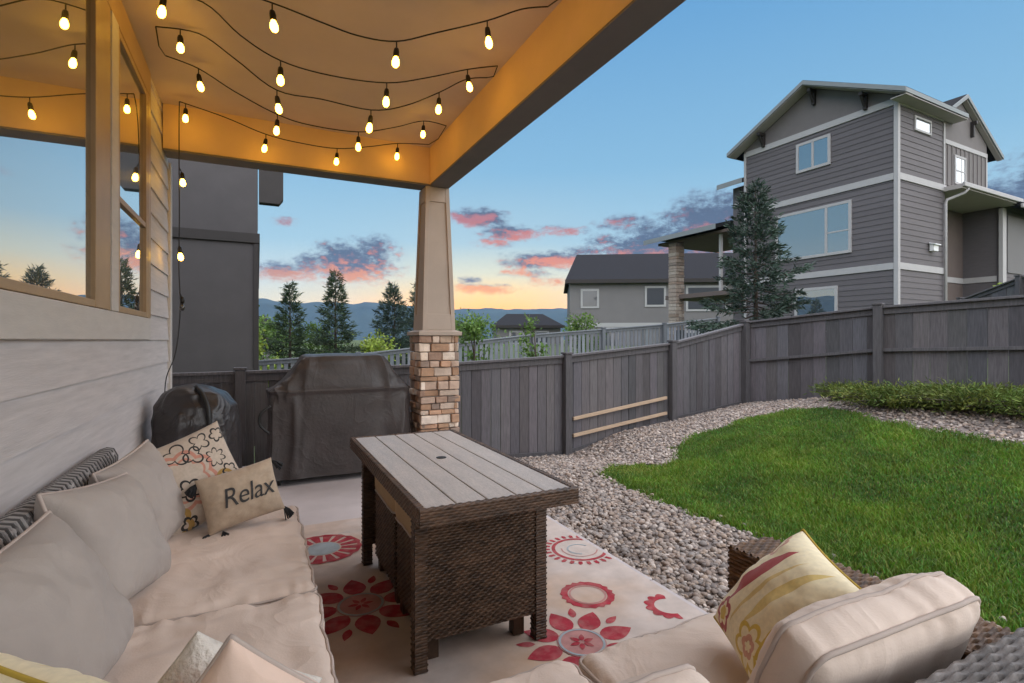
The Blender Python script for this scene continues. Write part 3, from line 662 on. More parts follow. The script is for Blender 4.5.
X3 = frame((1.215, .88, .60), (-.72, .26, .64), up=(.2, .1, 1), roll=R(-22))
throw('throw_pillow', 'pale yellow floral pillow propped against the near cushion by the armrest', .34, .36, .19, X3, [m_floral], m_yellowpipe, pinch=.06, seed=8.3, p=2.6)
X6 = frame((-.25, 1.02, .62), (.62, .72, .30), roll=R(7))
throw('throw_pillow', 'yellow floral pillow in the near corner of the long sofa', .40, .40, .14, X6, [m_floral], m_yellowpipe, pinch=.06, seed=12.3, p=2.6)
X4 = frame((-.085, 1.10, .575), (-.25, .95, .12), roll=R(40))
throw('throw_pillow', 'nubby ivory pillow beside the peach one in the foreground', .30, .30, .12, X4, [m_fluffy], None, pinch=.05, seed=15.1, p=2.6, wr=.01)
X5 = frame((-.005, .945, .56), (.10, .97, .12), roll=R(39))
throw('throw_pillow', 'peach piped pillow at the bottom edge in front of the seat', .40, .40, .15, X5, [m_peach], m_piping, pinch=.06, seed=18.1, p=2.6)
# ------------------------------------------------------------------ table and ottomans
tx0, tx1, ty0, ty1, tz = .504, 1.158, 1.76, 3.27, .706
table = thing('patio_table', 'wicker table with a pale plank top and umbrella hole', 'table', ((tx0 + tx1) / 2, (ty0 + ty1) / 2, .01))
top = MB(); n = 5; e = .022; pw = (tx1 - tx0 - 2 * e) / n
for i in range(n): top.box(tx0 + e + i * pw + .003, tx0 + e + (i + 1) * pw - .003, ty0 + e, ty1 - e, tz - .018, tz, 0, 1)
top.build('tabletop', m_table_top, table, bevel=.003)
mb = MB(); mb.box(tx0 + e, tx1 - e, ty0 + e, ty1 - e, tz - .03, tz - .0185); mb.build('underlay', m_black, table)
mb = MB(); mb.lathe([(.024, tz - .002), (.026, tz + .0025), (.015, tz + .003), (.013, tz - .001)], 20, ((tx0 + tx1) / 2, (ty0 + ty1) / 2, 0)); mb.lathe([(.014, tz - .01), (.0145, tz + .0018)], 16, ((tx0 + tx1) / 2, (ty0 + ty1) / 2, 0)); mb.build('umbrella_hole', m_black, table, True)
ap = MB()
for (x0, x1, y0, y1) in ((tx0, tx1, ty0, ty0 + e), (tx0, tx1, ty1 - e, ty1), (tx0, tx0 + e, ty0 + e, ty1 - e), (tx1 - e, tx1, ty0 + e, ty1 - e)):
    wicker_box(ap, x0, x1, y0, y1, tz - .062, tz + .001, cu=.017, cv=.011, depth=.004)
ap.build('apron', m_wicker, table)
bx0, bx1, by0, by1 = .54, 1.12, 1.955, 3.085; lw = .05
for x in (bx0, bx1 - lw):
    for y in (by0, by1 - lw):
        mb = MB(); wicker_box(mb, x, x + lw, y, y + lw, .012, tz - .064, top=False, cu=.025, cv=.0115, depth=.004); mb.build('leg', m_wicker, table)
for y in (by0 + .006, by1 - lw + .006):
    mb = MB(); wicker_box(mb, bx0 + lw, bx1 - lw, y, y + .036, .125, tz - .064, top=False, cu=.017, cv=.0115, depth=.007); mb.build('end_panel', m_wicker, table)
mb = MB(); mb.box(bx0 + .02, bx0 + .05, by0 + lw, by1 - lw, tz - .10, tz - .066); mb.box(bx1 - .05, bx1 - .02, by0 + lw, by1 - lw, tz - .10, tz - .066); mb.build('rail', m_wicker, table)
for y0, lab in ((2.02, 'tan cushioned wicker ottoman tucked under the near half of the table'), (2.52, 'tan cushioned wicker ottoman tucked under the far half of the table')):
    ot = thing('ottoman', lab, 'ottoman', (.83, y0 + .22, .011), group='ottomans under the table')
    mb = MB(); wicker_box(mb, .60, 1.06, y0, y0 + .46, .09, .44, cu=.018, cv=.012, depth=.007); mb.build('base', m_wicker, ot)
    soft_box('cushion', .24, .235, .07, mat4((.825, y0 + .23, .512)), m_tan, ot, n=(16, 16, 6), r=.035, puff=.012, wr=.004, seed=y0)
    for x in (.61, 1.0):
        for y in (y0 + .01, y0 + .40):
            mb = MB(); mb.box(x, x + .05, y, y + .05, .012, .092); mb.build('foot', m_wicker, ot)
# ------------------------------------------------------------------ covered grills
def cover_mesh(levels, cx, cy, n=120, seed=0, rect=True, fold=.02):
    P = []
    for i in range(n):
        q = 2 * math.pi * i / n; row = []
        c, s = math.cos(q), math.sin(q); pw = .22 if rect else 1.0
        dx, dy = math.copysign(abs(c) ** pw, c), math.copysign(abs(s) ** pw, s)
        for k, (z, a, b, ox) in enumerate(levels):
            x, y = dx * a + ox, dy * b; hgt = z
            am = fold * (1 if z < levels[-3][0] else .6)
            f = noise.noise(Vector((x * 4 + seed, y * 4, z * .9))) + .5 * noise.noise(Vector((x * 11 + seed, y * 11, z * 3.5))) + .35 * noise.noise(Vector((x * 3, y * 3 + seed, z * 13)))
            f += 1.5 * (1 - 2.2 * abs(noise.noise(Vector((x * 5.5 + 2 * seed, y * 5.5, z * (.7 if z < .8 else 2.2)))))) ** 3 * (.35 + .65 * min(1, max(0, (levels[-3][0] - z)))) - .5
            row.append((cx + x + dx * f * am, cy + y + dy * f * am, z + (.012 * noise.noise(Vector((x * 6, y * 6, z * 6 + seed))) if k else 0)))
        P.append(row)
    return P
def densify(L, k=5):
    out = []
    for a, b in zip(L, L[1:]):
        for j in range(k): out.append(tuple(a[i] + (b[i] - a[i]) * j / k for i in range(4)))
    return out + [L[-1]]
def make_cover(name, levels, cx, cy, mat, parent, k=5, **kw):
    P = cover_mesh(densify(levels, k), cx, cy, **kw); mb = MB(); mb.grid(P, closed_u=True)
    last = [r[-1] for r in P]; m = Vector((sum(p[0] for p in last) / len(last), sum(p[1] for p in last) / len(last), last[0][2] + .004)); b = len(mb.v); L = len(P[0])
    mb.v.append(tuple(m)); 
    for i in range(len(P)): mb.f.append((i * L + L - 1, ((i + 1) % len(P)) * L + L - 1, b)); mb.m.append(0); mb.t.append(1)
    o = mb.build(name, mat, parent, True); s = o.modifiers.new('sub', 'SUBSURF'); s.levels = s.render_levels = 1; return o
GX, GY = .72, 5.28
grill = thing('covered_grill', 'big barbecue grill under a dark fitted cover beside the stone column', 'grill', (GX, GY, 0))
LV = [(.06, .655, .27, 0), (.07, .65, .268, 0), (.45, .645, .26, 0), (.80, .645, .26, 0), (.835, .655, .27, 0), (.85, .63, .26, 0), (.90, .56, .255, .0), (1.02, .46, .24, .01), (1.10, .41, .225, .02), (1.15, .38, .20, .02), (1.165, .34, .15, .02), (1.168, .1, .05, .02)]
make_cover('cover', LV, GX, GY, m_cover, grill, seed=3, fold=.024, n=200)
mb = MB(); mb.box(GX - .60, GX + .60, GY - .22, GY + .22, .05, .075); mb.build('bottom_shelf', m_black, grill)
for x in (-.55, .55):
    for y in (-.2, .2):
        mb = MB(); mb.tube([(GX + x - .015, GY + y, .035), (GX + x + .015, GY + y, .035)], .034, 14); mb.build('caster', m_black, grill, True)
mb = MB(); mb.tube(smooth_line([(GX - .62, GY - .25, .72), (GX - .70, GY - .27, .66), (GX - .705, GY - .27, .56), (GX - .63, GY - .26, .48)]), .012, 6); mb.build('strap', m_black, grill, True)
KX, KY = -.405, 4.34
ket = thing('covered_kettle_grill', 'round kettle grill in a shiny black cover against the wall corner', 'grill', (KX, KY, 0))
LV = [(.14, .30, .30, 0), (.16, .298, .298, 0), (.5, .285, .285, 0), (.74, .285, .285, 0), (.84, .26, .26, 0), (.92, .20, .20, 0), (.97, .12, .12, 0), (.985, .05, .05, 0), (.99, .02, .02, 0)]
make_cover('cover', LV, KX, KY, m_cover2, ket, seed=9, rect=False, fold=.028, n=120)
for q in (30, 150, 270):
    mb = MB(); mb.tube([(KX + .16 * math.cos(R(q)), KY + .16 * math.sin(R(q)), .3), (KX + .2 * math.cos(R(q)), KY + .2 * math.sin(R(q)), .0)], .012, 8); mb.build('leg', m_black, ket, True)
mb = MB(); mb.tube(smooth_line([(KX + .02, KY - .13, .975), (KX + .06, KY - .20, .93), (KX + .10, KY - .255, .83), (KX + .11, KY - .27, .7)]), .016, 6); mb.build('strap', m_black, ket, True)
# ------------------------------------------------------------------ ground sheet
LAWN = [(3.28, -3), (3.30, 1.2), (3.32, 2.0), (3.22, 3.0), (3.18, 3.9), (3.32, 4.62), (3.62, 4.86), (4.0, 4.80), (4.18, 4.55), (4.45, 4.62), (4.75, 5.0), (5.3, 5.18), (6.3, 5.12), (6.75, 4.85), (6.9, 4.4), (6.55, 3.7), (6.40, 2.8), (6.38, 2.0), (6.3, -3)]
def inside(px, py, poly):
    px, py = np.asarray(px), np.asarray(py); r = np.zeros(px.shape, bool); n = len(poly)
    for i in range(n):
        x0, y0 = poly[i]; x1, y1 = poly[(i + 1) % n]
        c = ((y0 > py) != (y1 > py)) & (px < (x1 - x0) * (py - y0) / (y1 - y0 + 1e-12) + x0); r ^= c
    return r
def axis(lo, hi, a, b, st):
    m = np.arange(a, b + st / 2, st); g = 1.28
    L, x, d = [], a, st
    while x > lo: d *= g; x -= d; L.append(x)
    Rr, x, d = [], b, st
    while x < hi: d *= g; x += d; Rr.append(x)
    return np.array(L[::-1] + list(m) + Rr)
xs, ys = axis(-4500, 4500, -1, 9, .125), axis(-4500, 4500, -1, 8, .125)
XX, YY = np.meshgrid(xs, ys, indexing='ij'); ZZ = H(XX, YY)
under = (XX > -.8) & (XX < 1.9) & (YY < 6.0); ZZ = np.where(under | ((XX < -.6) & (YY < 5.6) & (XX > -7)), -.2, ZZ)
nx, ny = XX.shape; idx = np.arange(nx * ny).reshape(nx, ny)
quads = np.stack([idx[:-1, :-1], idx[1:, :-1], idx[1:, 1:], idx[:-1, 1:]], -1).reshape(-1, 4)
cxm = (XX[:-1, :-1] + XX[1:, 1:]) / 2; cym = (YY[:-1, :-1] + YY[1:, 1:]) / 2
yard = (cxm > -2) & (cxm < 8.3) & (cym < 6.5) & (cym > -4)
lawn = inside(cxm, cym, LAWN) & yard
tone = np.zeros(cxm.shape + (3,)); tone[:] = (.062, .085, .03); tone[yard] = (.20, .165, .15); tone[lawn] = (.045, .062, .02)
g = np_mesh('ground', np.stack([XX, YY, ZZ], -1).reshape(-1, 3), quads, m_ground, tone.reshape(-1, 3), True); tag(g, kind='structure')
# gravel --------------------------------------------------------------
def icos(sub):
    import bmesh
    bm = bmesh.new(); bmesh.ops.create_icosphere(bm, subdivisions=sub, radius=1); v = np.array([x.co[:] for x in bm.verts]); f = np.array([[x.index for x in q.verts] for q in bm.faces]); bm.free(); return v, f
def scatter_gravel():
    V, F, T = [], [], []; o = 0
    zones = [(1.94, 3.45, .6, 4.2, 1500, 2), (1.94, 4.9, 4.2, 6.24, 1250, 1), (4.9, 7.7, 4.5, 6.24, 1250, 1), (6.2, 7.95, -.5, 4.6, 700, 1), (3.9, 4.6, 4.3, 5.0, 700, 1)]
    PAL = np.array([(1.0, .95, .92), (1.25, 1.17, 1.1), (.78, .70, .66), (.95, .82, .74), (1.5, 1.46, 1.42), (.62, .59, .59), (1.12, .98, .86), (.88, .87, .88)])
    for x0, x1, y0, y1, dens, sub in zones:
        n = int((x1 - x0) * (y1 - y0) * dens); x = RNG.uniform(x0, x1, n); y = RNG.uniform(y0, y1, n)
        keep = ~inside(x, y, LAWN)
        edge = RNG.random(n) < .03
        keep |= edge & (x < 3.5)
        x, y = x[keep], y[keep]; n = len(x); z = H(x, y)
        bv, bf = icos(sub); nv = len(bv)
        s = RNG.uniform(.008, .024, (n, 1)) * np.array([1, 1, 1]) * RNG.uniform(.75, 1.3, (n, 3)); s[:, 2] *= .68
        if sub == 1: s *= 1.12
        a = RNG.uniform(0, 6.28, n); ca, sa = np.cos(a), np.sin(a); t = RNG.uniform(-.5, .5, n); ct, st = np.cos(t), np.sin(t)
        P = bv[None] * s[:, None] * RNG.uniform(.84, 1.14, (n, nv, 1))
        X = P[..., 0] * ct[:, None] - P[..., 2] * st[:, None]; Z = P[..., 0] * st[:, None] + P[..., 2] * ct[:, None]
        X, Yv = X * ca[:, None] - P[..., 1] * sa[:, None], X * sa[:, None] + P[..., 1] * ca[:, None]
        V.append(np.stack([X + x[:, None], Yv + y[:, None], Z + (z + RNG.uniform(.0, .016, n))[:, None]], -1).reshape(-1, 3))
        F.append((bf[None] + (np.arange(n) * nv)[:, None, None] + o).reshape(-1, 3)); o += n * nv
        c = PAL[RNG.integers(0, len(PAL), n)] * RNG.uniform(.8, 1.15, (n, 1)); T.append(np.repeat(c, len(bf), 0))
    return np.concatenate(V), np.concatenate(F), np.concatenate(T)
_v, _f, _t = scatter_gravel(); gr = np_mesh('gravel', _v, _f, m_gravel, _t, True)
tag(gr, 'pinkish grey river gravel between the patio, lawn and fence', 'gravel', kind='stuff')
# grass ---------------------------------------------------------------
def scatter_grass(n=210000):
    x = RNG.uniform(3.1, 7.0, n); y = -.6 + 5.9 * RNG.random(n) ** .9
    jx, jy = x + RNG.normal(0, .04, n) + .05 * np.sin(y * 9 + 2 * np.sin(y * 3.7)), y + RNG.normal(0, .04, n) + .05 * np.sin(x * 8); k = inside(jx, jy, LAWN); x, y = x[k], y[k]; n = len(x); z = H(x, y)
    nz = np.array([noise.noise(Vector((a * 1.1, b * 1.1, 0))) + .6 * noise.noise(Vector((a * 3.5, b * 3.5, 4))) for a, b in zip(x, y)])
    worn = np.exp(-(((x - 3.75) / .35) ** 2 + ((y - 4.62) / .22) ** 2)); h = RNG.uniform(.022, .050, n) * (1 + .40 * nz) * (1 - .65 * worn); w = RNG.uniform(.0025, .0045, n) * (1 + .12 * np.maximum(0, y)); a = RNG.uniform(0, 6.28, n)
    lx, ly = RNG.normal(.1, .45, n) * h, RNG.normal(.1, .45, n) * h
    dx, dy = np.cos(a) * w, np.sin(a) * w
    v = np.empty((n, 5, 3)); v[:, 0] = np.stack([x - dx, y - dy, z - .004], -1); v[:, 1] = np.stack([x + dx, y + dy, z - .004], -1)
    v[:, 2] = np.stack([x - dx * .8 + lx * .4, y - dy * .8 + ly * .4, z + h * .6], -1); v[:, 3] = np.stack([x + dx * .8 + lx * .4, y + dy * .8 + ly * .4, z + h * .6], -1)
    v[:, 4] = np.stack([x + lx, y + ly, z + h], -1)
    b = (np.arange(n) * 5)[:, None]
    f = np.concatenate([b + np.array([[0, 1, 3]]), b + np.array([[0, 3, 2]]), b + np.array([[2, 3, 4]])], 0)
    t = np.stack([1 + .50 * nz + RNG.normal(0, .2, n), 1 + .40 * nz + RNG.normal(0, .17, n), np.full(n, 1.0)], -1); t = np.clip(t, .4, 1.8)
    straw = RNG.random(n) < .03 + .25 * np.clip(nz - .25, 0, 1) + .6 * worn; t[straw] = (2.3, 1.5, 2.4)
    return v.reshape(-1, 3), f, np.concatenate([t, t, t], 0)
_v, _f, _t = scatter_grass(); gg = np_mesh('lawn_grass', _v, _f, m_grass, _t)
tag(gg, 'mown green lawn grass', 'grass', kind='stuff')
# ------------------------------------------------------------------ fences
def board_fence(name, label, pts, tops, bots, mat, bw=.14, cap=True, midrail=False, rails_front=None, seed=0, side=1, posts=True, gap=.006, post_w=.10, post_up=.03, facing=True, group=None, extra=None):
    """pts: plan polyline of post positions; tops/bots heights at each; side=+1: rails and posts stand on the left of travel"""
    rr = random.Random(seed)
    root = thing(name, label, 'fence', (pts[0][0], pts[0][1], bots[0]), group=group)
    for i in range(len(pts) - 1):
        A, B = Vector((*pts[i], 0)), Vector((*pts[i + 1], 0)); U = (B - A).normalized(); L = (B - A).length; N = Vector((-U.y, U.x, 0)) * side
        zt = lambda u: tops[i] + (tops[i + 1] - tops[i]) * u / L
        zb = lambda u: bots[i] + (bots[i + 1] - bots[i]) * u / L
        mb = MB(); u = 0
        while u < L - .01:
            w = min(bw * rr.uniform(.96, 1.04), L - u); d = rr.uniform(-.004, .004); t = rr.uniform(.66, 1.26); tt = (t * rr.uniform(.96, 1.05), t, t * rr.uniform(.97, 1.06))
            q = lambda uu, z, n: A + U * uu + Vector((0, 0, z)) + N * n
            a, b = u + gap / 2, u + w - gap / 2; o = rr.uniform(-.006, .006)
            mb.prism([q(a, zb(a) + .03 + o, d - .018), q(b, zb(b) + .03 + o, d - .018), q(b, zb(b) + .03 + o, d), q(a, zb(a) + .03 + o, d)],
                     [q(a, zt(a) - .02, d - .018), q(b, zt(b) - .02, d - .018), q(b, zt(b) - .02, d), q(a, zt(a) - .02, d)], 0, tt); u += w
        mb.build('boards', mat, root, bevel=.0025)
        def rail(z_of, h, n0, n1, m=mat, name='rail', u0=None, u1=None, tone=.9, lab=None):
            u0 = post_w / 2 if u0 is None else u0; u1 = L - post_w / 2 if u1 is None else u1
            q = lambda uu, z, n: A + U * uu + Vector((0, 0, z)) + N * n
            r_ = MB(); r_.prism([q(u0, z_of(u0), n0), q(u0, z_of(u0), n1), q(u0, z_of(u0) + h, n1), q(u0, z_of(u0) + h, n0)], [q(u1, z_of(u1), n0), q(u1, z_of(u1), n1), q(u1, z_of(u1) + h, n1), q(u1, z_of(u1) + h, n0)], 0, tone)
            o = r_.build(name, m, root, bevel=.004)
            if lab: o['label'] = lab
            return o
        if cap:
            rail(lambda u: zt(u) - .10, .085, .002, .024); rail(lambda u: zt(u) - .015, .032, -.045, .065, name='cap_rail', tone=1.05)
        if midrail: rail(lambda u: (zt(u) + zb(u)) / 2 + .02, .045, .006, .05)
        rail(lambda u: zb(u) - .02, .07, .004, .026, name='bottom_board', tone=.75)
        if extra and i in extra:
            for z0, lab in ((.17, 'pale unstained board low on the fence'), (.41, 'pale unstained board higher on the fence')):
                rail(lambda u: zb(u) + z0 + .10 * (1 - u / L) - .05, .045, .008, .05, m_newwood, 'rail', .12, L - .10, 1.0, lab)
    if posts:
        for k, (p, zt_, zb_) in enumerate(zip(pts, tops, bots)):
            i = min(k, len(pts) - 2); U = Vector((pts[i + 1][0] - pts[i][0], pts[i + 1][1] - pts[i][1], 0)).normalized(); N = Vector((-U.y, U.x, 0)) * side
            X = Matrix((U, N, Vector((0, 0, 1)))).transposed().to_4x4(); X = Matrix.Translation((*p, 0)) @ X; h = post_w / 2
            mb = MB(); mb.box(-h, h, .012, post_w + .012, zb_ - .2, zt_ + post_up, X=X, tone=.8); mb.box(-h - .014, h + .014, -.002, post_w + .026, zt_ + post_up + .001, zt_ + post_up + .028, X=X, tone=.85)
            mb.build('post', mat, root, bevel=.004)
    return root
FT = lambda x: float(np.interp(x, [-3, -.15, 2.8, 3.91, 5.86, 7.5], [.93, .95, 1.0, 1.07, 1.24, 1.57]))
px_ = [-2.6, -.17, 1.95, 3.91, 5.86, 7.5]
board_fence('fence', 'dark stained board fence behind the column with two pale boards low on it', [(x, 6.3) for x in px_], [FT(x) for x in px_], [Hs(x, 6.25) for x in px_], m_wood_fence, side=-1, seed=2, extra=(3,))
pr = [(7.56, 6.3), (7.80, 4.27), (8.12, 2.55), (8.2, .4)]
board_fence('fence', 'dark stained board fence with a mid rail behind the juniper', pr, [1.60, 1.755, 1.82, 1.9], [.19, .48, .53, .55], m_wood_fence, side=-1, midrail=True, seed=5, bw=.19)
board_fence('fence', 'weathered blue grey picket fence beyond the back fence', [(-3, 13.2), (-.4, 13.2), (2.2, 13.1), (4.6, 13), (7, 13), (9.4, 13), (11.8, 13), (14.2, 13)], [.72, .8, .95, 1.2, 1.45, 1.62, 1.8, 2.05], [-.6, -.5, -.4, -.3, -.1, .1, .3, .5], m_fence_b, side=-1, seed=8, bw=.15, gap=.055)
board_fence('fence', 'dark fence climbing beside the tall house at the right edge', [(16.6, 8.9), (15.75, 6.7), (15.2, 5.4), (14.6, 3.6)], [1.9, 2.3, 2.68, 2.9], [.6, .8, 1.0, 1.1], m_wood_fence, side=-1, seed=9, bw=.18)
# ------------------------------------------------------------------ plants
def leaf_cloud(centers, dirs, size, rng, aspect=.5, jitter=.6):
    """one two-triangle leaf per centre, random tilt about dirs"""
    n = len(centers); d = dirs + rng.normal(0, jitter, (n, 3)); d /= np.linalg.norm(d, axis=1, keepdims=True) + 1e-9
    r = rng.normal(0, 1, (n, 3)); w = np.cross(d, r); w /= np.linalg.norm(w, axis=1, keepdims=True) + 1e-9
    s = size * rng.uniform(.6, 1.3, (n, 1)); v = np.empty((n, 4, 3)); v[:, 0] = centers; v[:, 1] = centers + d * s * .5 + w * s * aspect * .5; v[:, 2] = centers + d * s; v[:, 3] = centers + d * s * .5 - w * s * aspect * .5
    b = (np.arange(n) * 4)[:, None]; return v.reshape(-1, 3), np.concatenate([b + np.array([[0, 1, 2, 3]])], 0)
def tone_n(n, rng, a=.6, b=1.4):
    t = rng.uniform(a, b, (n, 1)) * rng.uniform(.92, 1.08, (n, 3)); return t
def conifer(name, label, x, y, h, rad, nb=210, per=46, mat=None, seed=1, ns=.16, group=None, power=.85, lift=.15, sparse=0, z=None, asp=.16):
    rng = np.random.default_rng(seed); z0 = (Hs(x, y) if z is None else z) - .05; root = thing(name, label, 'tree', (x, y, z0), group=group)
    mb = MB(); lean = rng.normal(0, .01, 2)
    mb.tube([(x, y, z0), (x + lean[0] * h * .5, y + lean[1] * h * .5, z0 + h * .5), (x + lean[0] * h, y + lean[1] * h, z0 + h * .985)], [h * .016, h * .010, .006], 8)
    Cn, Dn, Tn = [], [], []
    for k in range(nb):
        f = .04 + .95 * (k / nb) ** 1.05; f = min(.985, f + rng.normal(0, .006)); L = rad * (1 - f) ** power * rng.uniform(.5, 1.25) + .04 * h * .5
        a = k * 2.399 + rng.normal(0, .25); el = lift * (1 - 2.2 * (1 - f)) + rng.normal(0, .1) + .55 * f ** 3
        D = np.array([math.cos(a) * math.cos(el), math.sin(a) * math.cos(el), math.sin(el)]); P0 = np.array([x, y, z0 + f * h])
        tip = P0 + D * L + np.array([0, 0, .10 * L]); mid = P0 + D * L * .55 - np.array([0, 0, .05 * L])
        if L > .25: mb.tube([P0, mid, tip], [.011 * L + .003, .008 * L, .003], 4, caps=False)
        m = max(7, int(per * (L / rad) ** .8)); t = rng.uniform(.12, 1, m) ** .75; q = (1 - t)[:, None] ** 2 * P0 + 2 * (t * (1 - t))[:, None] * mid + (t ** 2)[:, None] * tip
        side = np.cross(D, [0, 0, 1]); off = rng.uniform(-1, 1, m)[:, None] * side * (L * .30 * (1 - t * .72))[:, None] + rng.normal(0, .018 * h * .25, (m, 3)); q = q + off - np.array([0, 0, .35]) * np.abs(off).sum(1, keepdims=True) * .25
        Cn.append(q); Dn.append(D + np.sign((off @ side))[:, None] * side * .6 + np.array([0, 0, .05])); Tn.append(np.full((m, 1), rng.uniform(.6, 1.35)) * rng.uniform(.75, 1.25, (m, 1)) * np.ones((1, 3)))
    C, D, T = map(np.concatenate, (Cn, Dn, Tn)); v, f = leaf_cloud(C, D, ns, rng, asp, .45)
    v2, f2 = leaf_cloud(C + rng.normal(0, .04, C.shape), D, ns, rng, asp, .6)
    mb.build('trunk', m_bark, root, True)
    np_mesh('crown', np.concatenate([v, v2]), np.concatenate([f, f2 + len(v)]), mat or m_needle, np.concatenate([T, T * .85]), parent=root)
    return root
def leafy(name, label, x, y, h, rad, n=2600, mat=None, seed=1, ls=.11, group=None, cat='tree', clumps=26, stem=.25, z=None, tall=1.0, limbs=9):
    rng = np.random.default_rng(seed); z0 = (Hs(x, y) if z is None else z) - .05; root = thing(name, label, cat, (x, y, z0), group=group); mb = MB(); top = Vector((x, y, z0 + h))
    mb.tube([(x, y, z0), (x + .03, y, z0 + h * .45), (x, y + .02, z0 + h * .9)], [h * .014 + .008, h * .01 + .005, .005], 7)
    C, T, D = [], [], []
    for k in range(clumps):
        f = rng.uniform(stem, 1.0); a = rng.uniform(0, 6.28); prof = math.sin(math.pi * min(1, max(.06, (f - stem) / (1.03 - stem))) ** .8) ** .7; rr_ = rad * prof * rng.uniform(.3, 1.0)
        c = np.array([x + math.cos(a) * rr_, y + math.sin(a) * rr_, z0 + h * f]); s = rad * rng.uniform(.18, .38); m = int(n / clumps * rng.uniform(.5, 1.5))
        C.append(c + rng.normal(0, 1, (m, 3)) * s * np.array([.6, .6, .5 * tall])); T.append(tone_n(m, rng) * rng.uniform(.7, 1.25)); D.append(rng.normal(0, 1, (m, 3)) + np.array([0, 0, -.3]))
        if k < limbs * 2: mb.tube([(x, y, z0 + h * max(.12, f - .28)), (x + math.cos(a) * rr_ * .5, y + math.sin(a) * rr_ * .5, z0 + h * (f - .10)), tuple(c)], [.006 * h * .5 + .004, .004 * h * .5 + .003, .002], 4, caps=False)
    C, T, D = map(np.concatenate, (C, T, D)); v, f = leaf_cloud(C, D, ls, rng, .62, .5)
    mb.build('trunk', m_bark, root, True); np_mesh('crown', v, f, mat or m_leaf, T, parent=root); return root
def juniper(label, x, y, rad, h, seed, n=150):
    rng = np.random.default_rng(seed); z0 = Hs(x, y); root = thing('juniper_shrub', label, 'shrub', (x, y, z0), group='spreading junipers by the side fence'); mb = MB(); C, D, T = [], [], []
    for k in range(n):
        a = rng.uniform(0, 6.28); L = rad * rng.uniform(.45, 1.1); e = h * rng.uniform(.35, 1.0); p0 = np.array([x, y, z0 + .02]) + rng.normal(0, .12, 3) * (1, 1, 0)
        p2 = p0 + np.array([math.cos(a) * L, math.sin(a) * L, e * .7]); p1 = p0 + np.array([math.cos(a) * L * .5, math.sin(a) * L * .5, e])
        mb.tube([p0, (p0 + p1) / 2, p2], [.008, .006, .002], 4, caps=False); m = 80; t = rng.uniform(.15, 1.02, m); q = (1 - t)[:, None] ** 2 * p0 + 2 * (t * (1 - t))[:, None] * p1 + (t ** 2)[:, None] * p2
        C.append(q + rng.normal(0, .045, (m, 3))); d = np.array([math.cos(a), math.sin(a), .55]); D.append(np.tile(d, (m, 1))); tt = rng.uniform(.55, 1.35); T.append(np.full((m, 3), 1.0) * tt * rng.uniform(.75, 1.3, (m, 1)) * np.array([rng.uniform(.8, 1.3), 1, .9]))
    C, D, T = map(np.concatenate, (C, D, T)); v, f = leaf_cloud(C, D, .062, rng, .20, .7); v[:, 2] = np.maximum(v[:, 2], H(v[:, 0], v[:, 1]) + .005)
    mb.build('stems', m_bark, root, True); np_mesh('foliage', v, f, m_juniper, T, parent=root)
juniper('spreading juniper in front of the fence post, nearest the gravel corner', 7.25, 3.75, .62, .20, 31, 150)
juniper('broad spreading juniper between the fence post and the right edge', 7.45, 3.0, .80, .22, 32, 220)
juniper('low juniper at the right edge of the photo below the fence', 7.4, 2.1, .75, .21, 33, 170)
juniper('far juniper runner tucked against the fence foot', 7.55, 4.45, .36, .14, 34, 80)
conifer('spruce_tree', 'blue green spruce standing in front of the tall grey house', 12.05, 9.7, 5.0, 1.8, 165, 74, seed=4, ns=.155, power=.82, lift=.2, asp=.24)
conifer('pine_tree', 'tall dark pine, the tallest behind the covered grill', 2.75, 21.5, 5.2, 1.55, 170, 60, m_needle2, 11, .20, 'conifers behind the grill', 1.0, .25)
conifer('pine_tree', 'shorter pine at the left, next to the charcoal house', 1.05, 20.6, 4.5, 1.25, 140, 56, m_needle2, 12, .19, 'conifers behind the grill', .95, .25)
conifer('spruce_tree', 'dark spruce just left of the stone column', 5.35, 23.0, 4.7, 1.5, 170, 60, m_needle, 13, .20, 'conifers behind the grill', .9, .2)
conifer('spruce_tree', 'dense spruce partly hidden by the tapered column', 6.9, 24.0, 4.9, 1.7, 170, 60, m_needle, 14, .20, 'conifers behind the grill', .9, .2)
leafy('bushy_tree', 'yellow green leafy tree at the edge of the charcoal house', -.3, 18.5, 2.6, .9, 2200, m_leafy, 21, .13, 'leafy trees behind the grill')
leafy('bushy_tree', 'bright green round tree between the pine and the column', 4.2, 21.0, 2.6, 1.15, 2600, m_leafy, 22, .14, 'leafy trees behind the grill')
leafy('bushy_tree', 'dim green tree filling the gap behind the two pines', 1.9, 25.0, 3.1, 1.7, 2600, m_leaf, 23, .16, 'leafy trees behind the grill')
leafy('bushy_tree', 'dark green tree low behind the pines at the left', .2, 27.0, 3.3, 1.6, 2600, m_leaf, 24, .16, 'leafy trees behind the grill')
leafy('sapling', 'slender young tree by the column, left of the pair beyond the fence', 4.25, 10.6, 2.2, .36, 520, m_leaf, 25, .10, 'saplings beyond the fence', clumps=16, stem=.2)
leafy('sapling', 'bushy young tree beyond the fence, right of the slender one', 5.55, 10.2, 1.9, .40, 900, m_leaf, 26, .10, 'saplings beyond the fence', clumps=18, stem=.15)
leafy('bushy_tree', 'round green shrub in front of the low grey house', 12.4, 18.6, 2.0, .95, 1500, m_leaf, 27, .12)
leafy('bushy_tree', 'olive tree mass left of the low grey house', 9.6, 24.0, 2.4, 1.9, 2600, m_leaf, 28, .15)
leafy('sapling', 'small bright sapling beside the downspout of the tall house', 18.2, 6.9, 2.3, .32, 420, m_leafy, 29, .12, clumps=12)
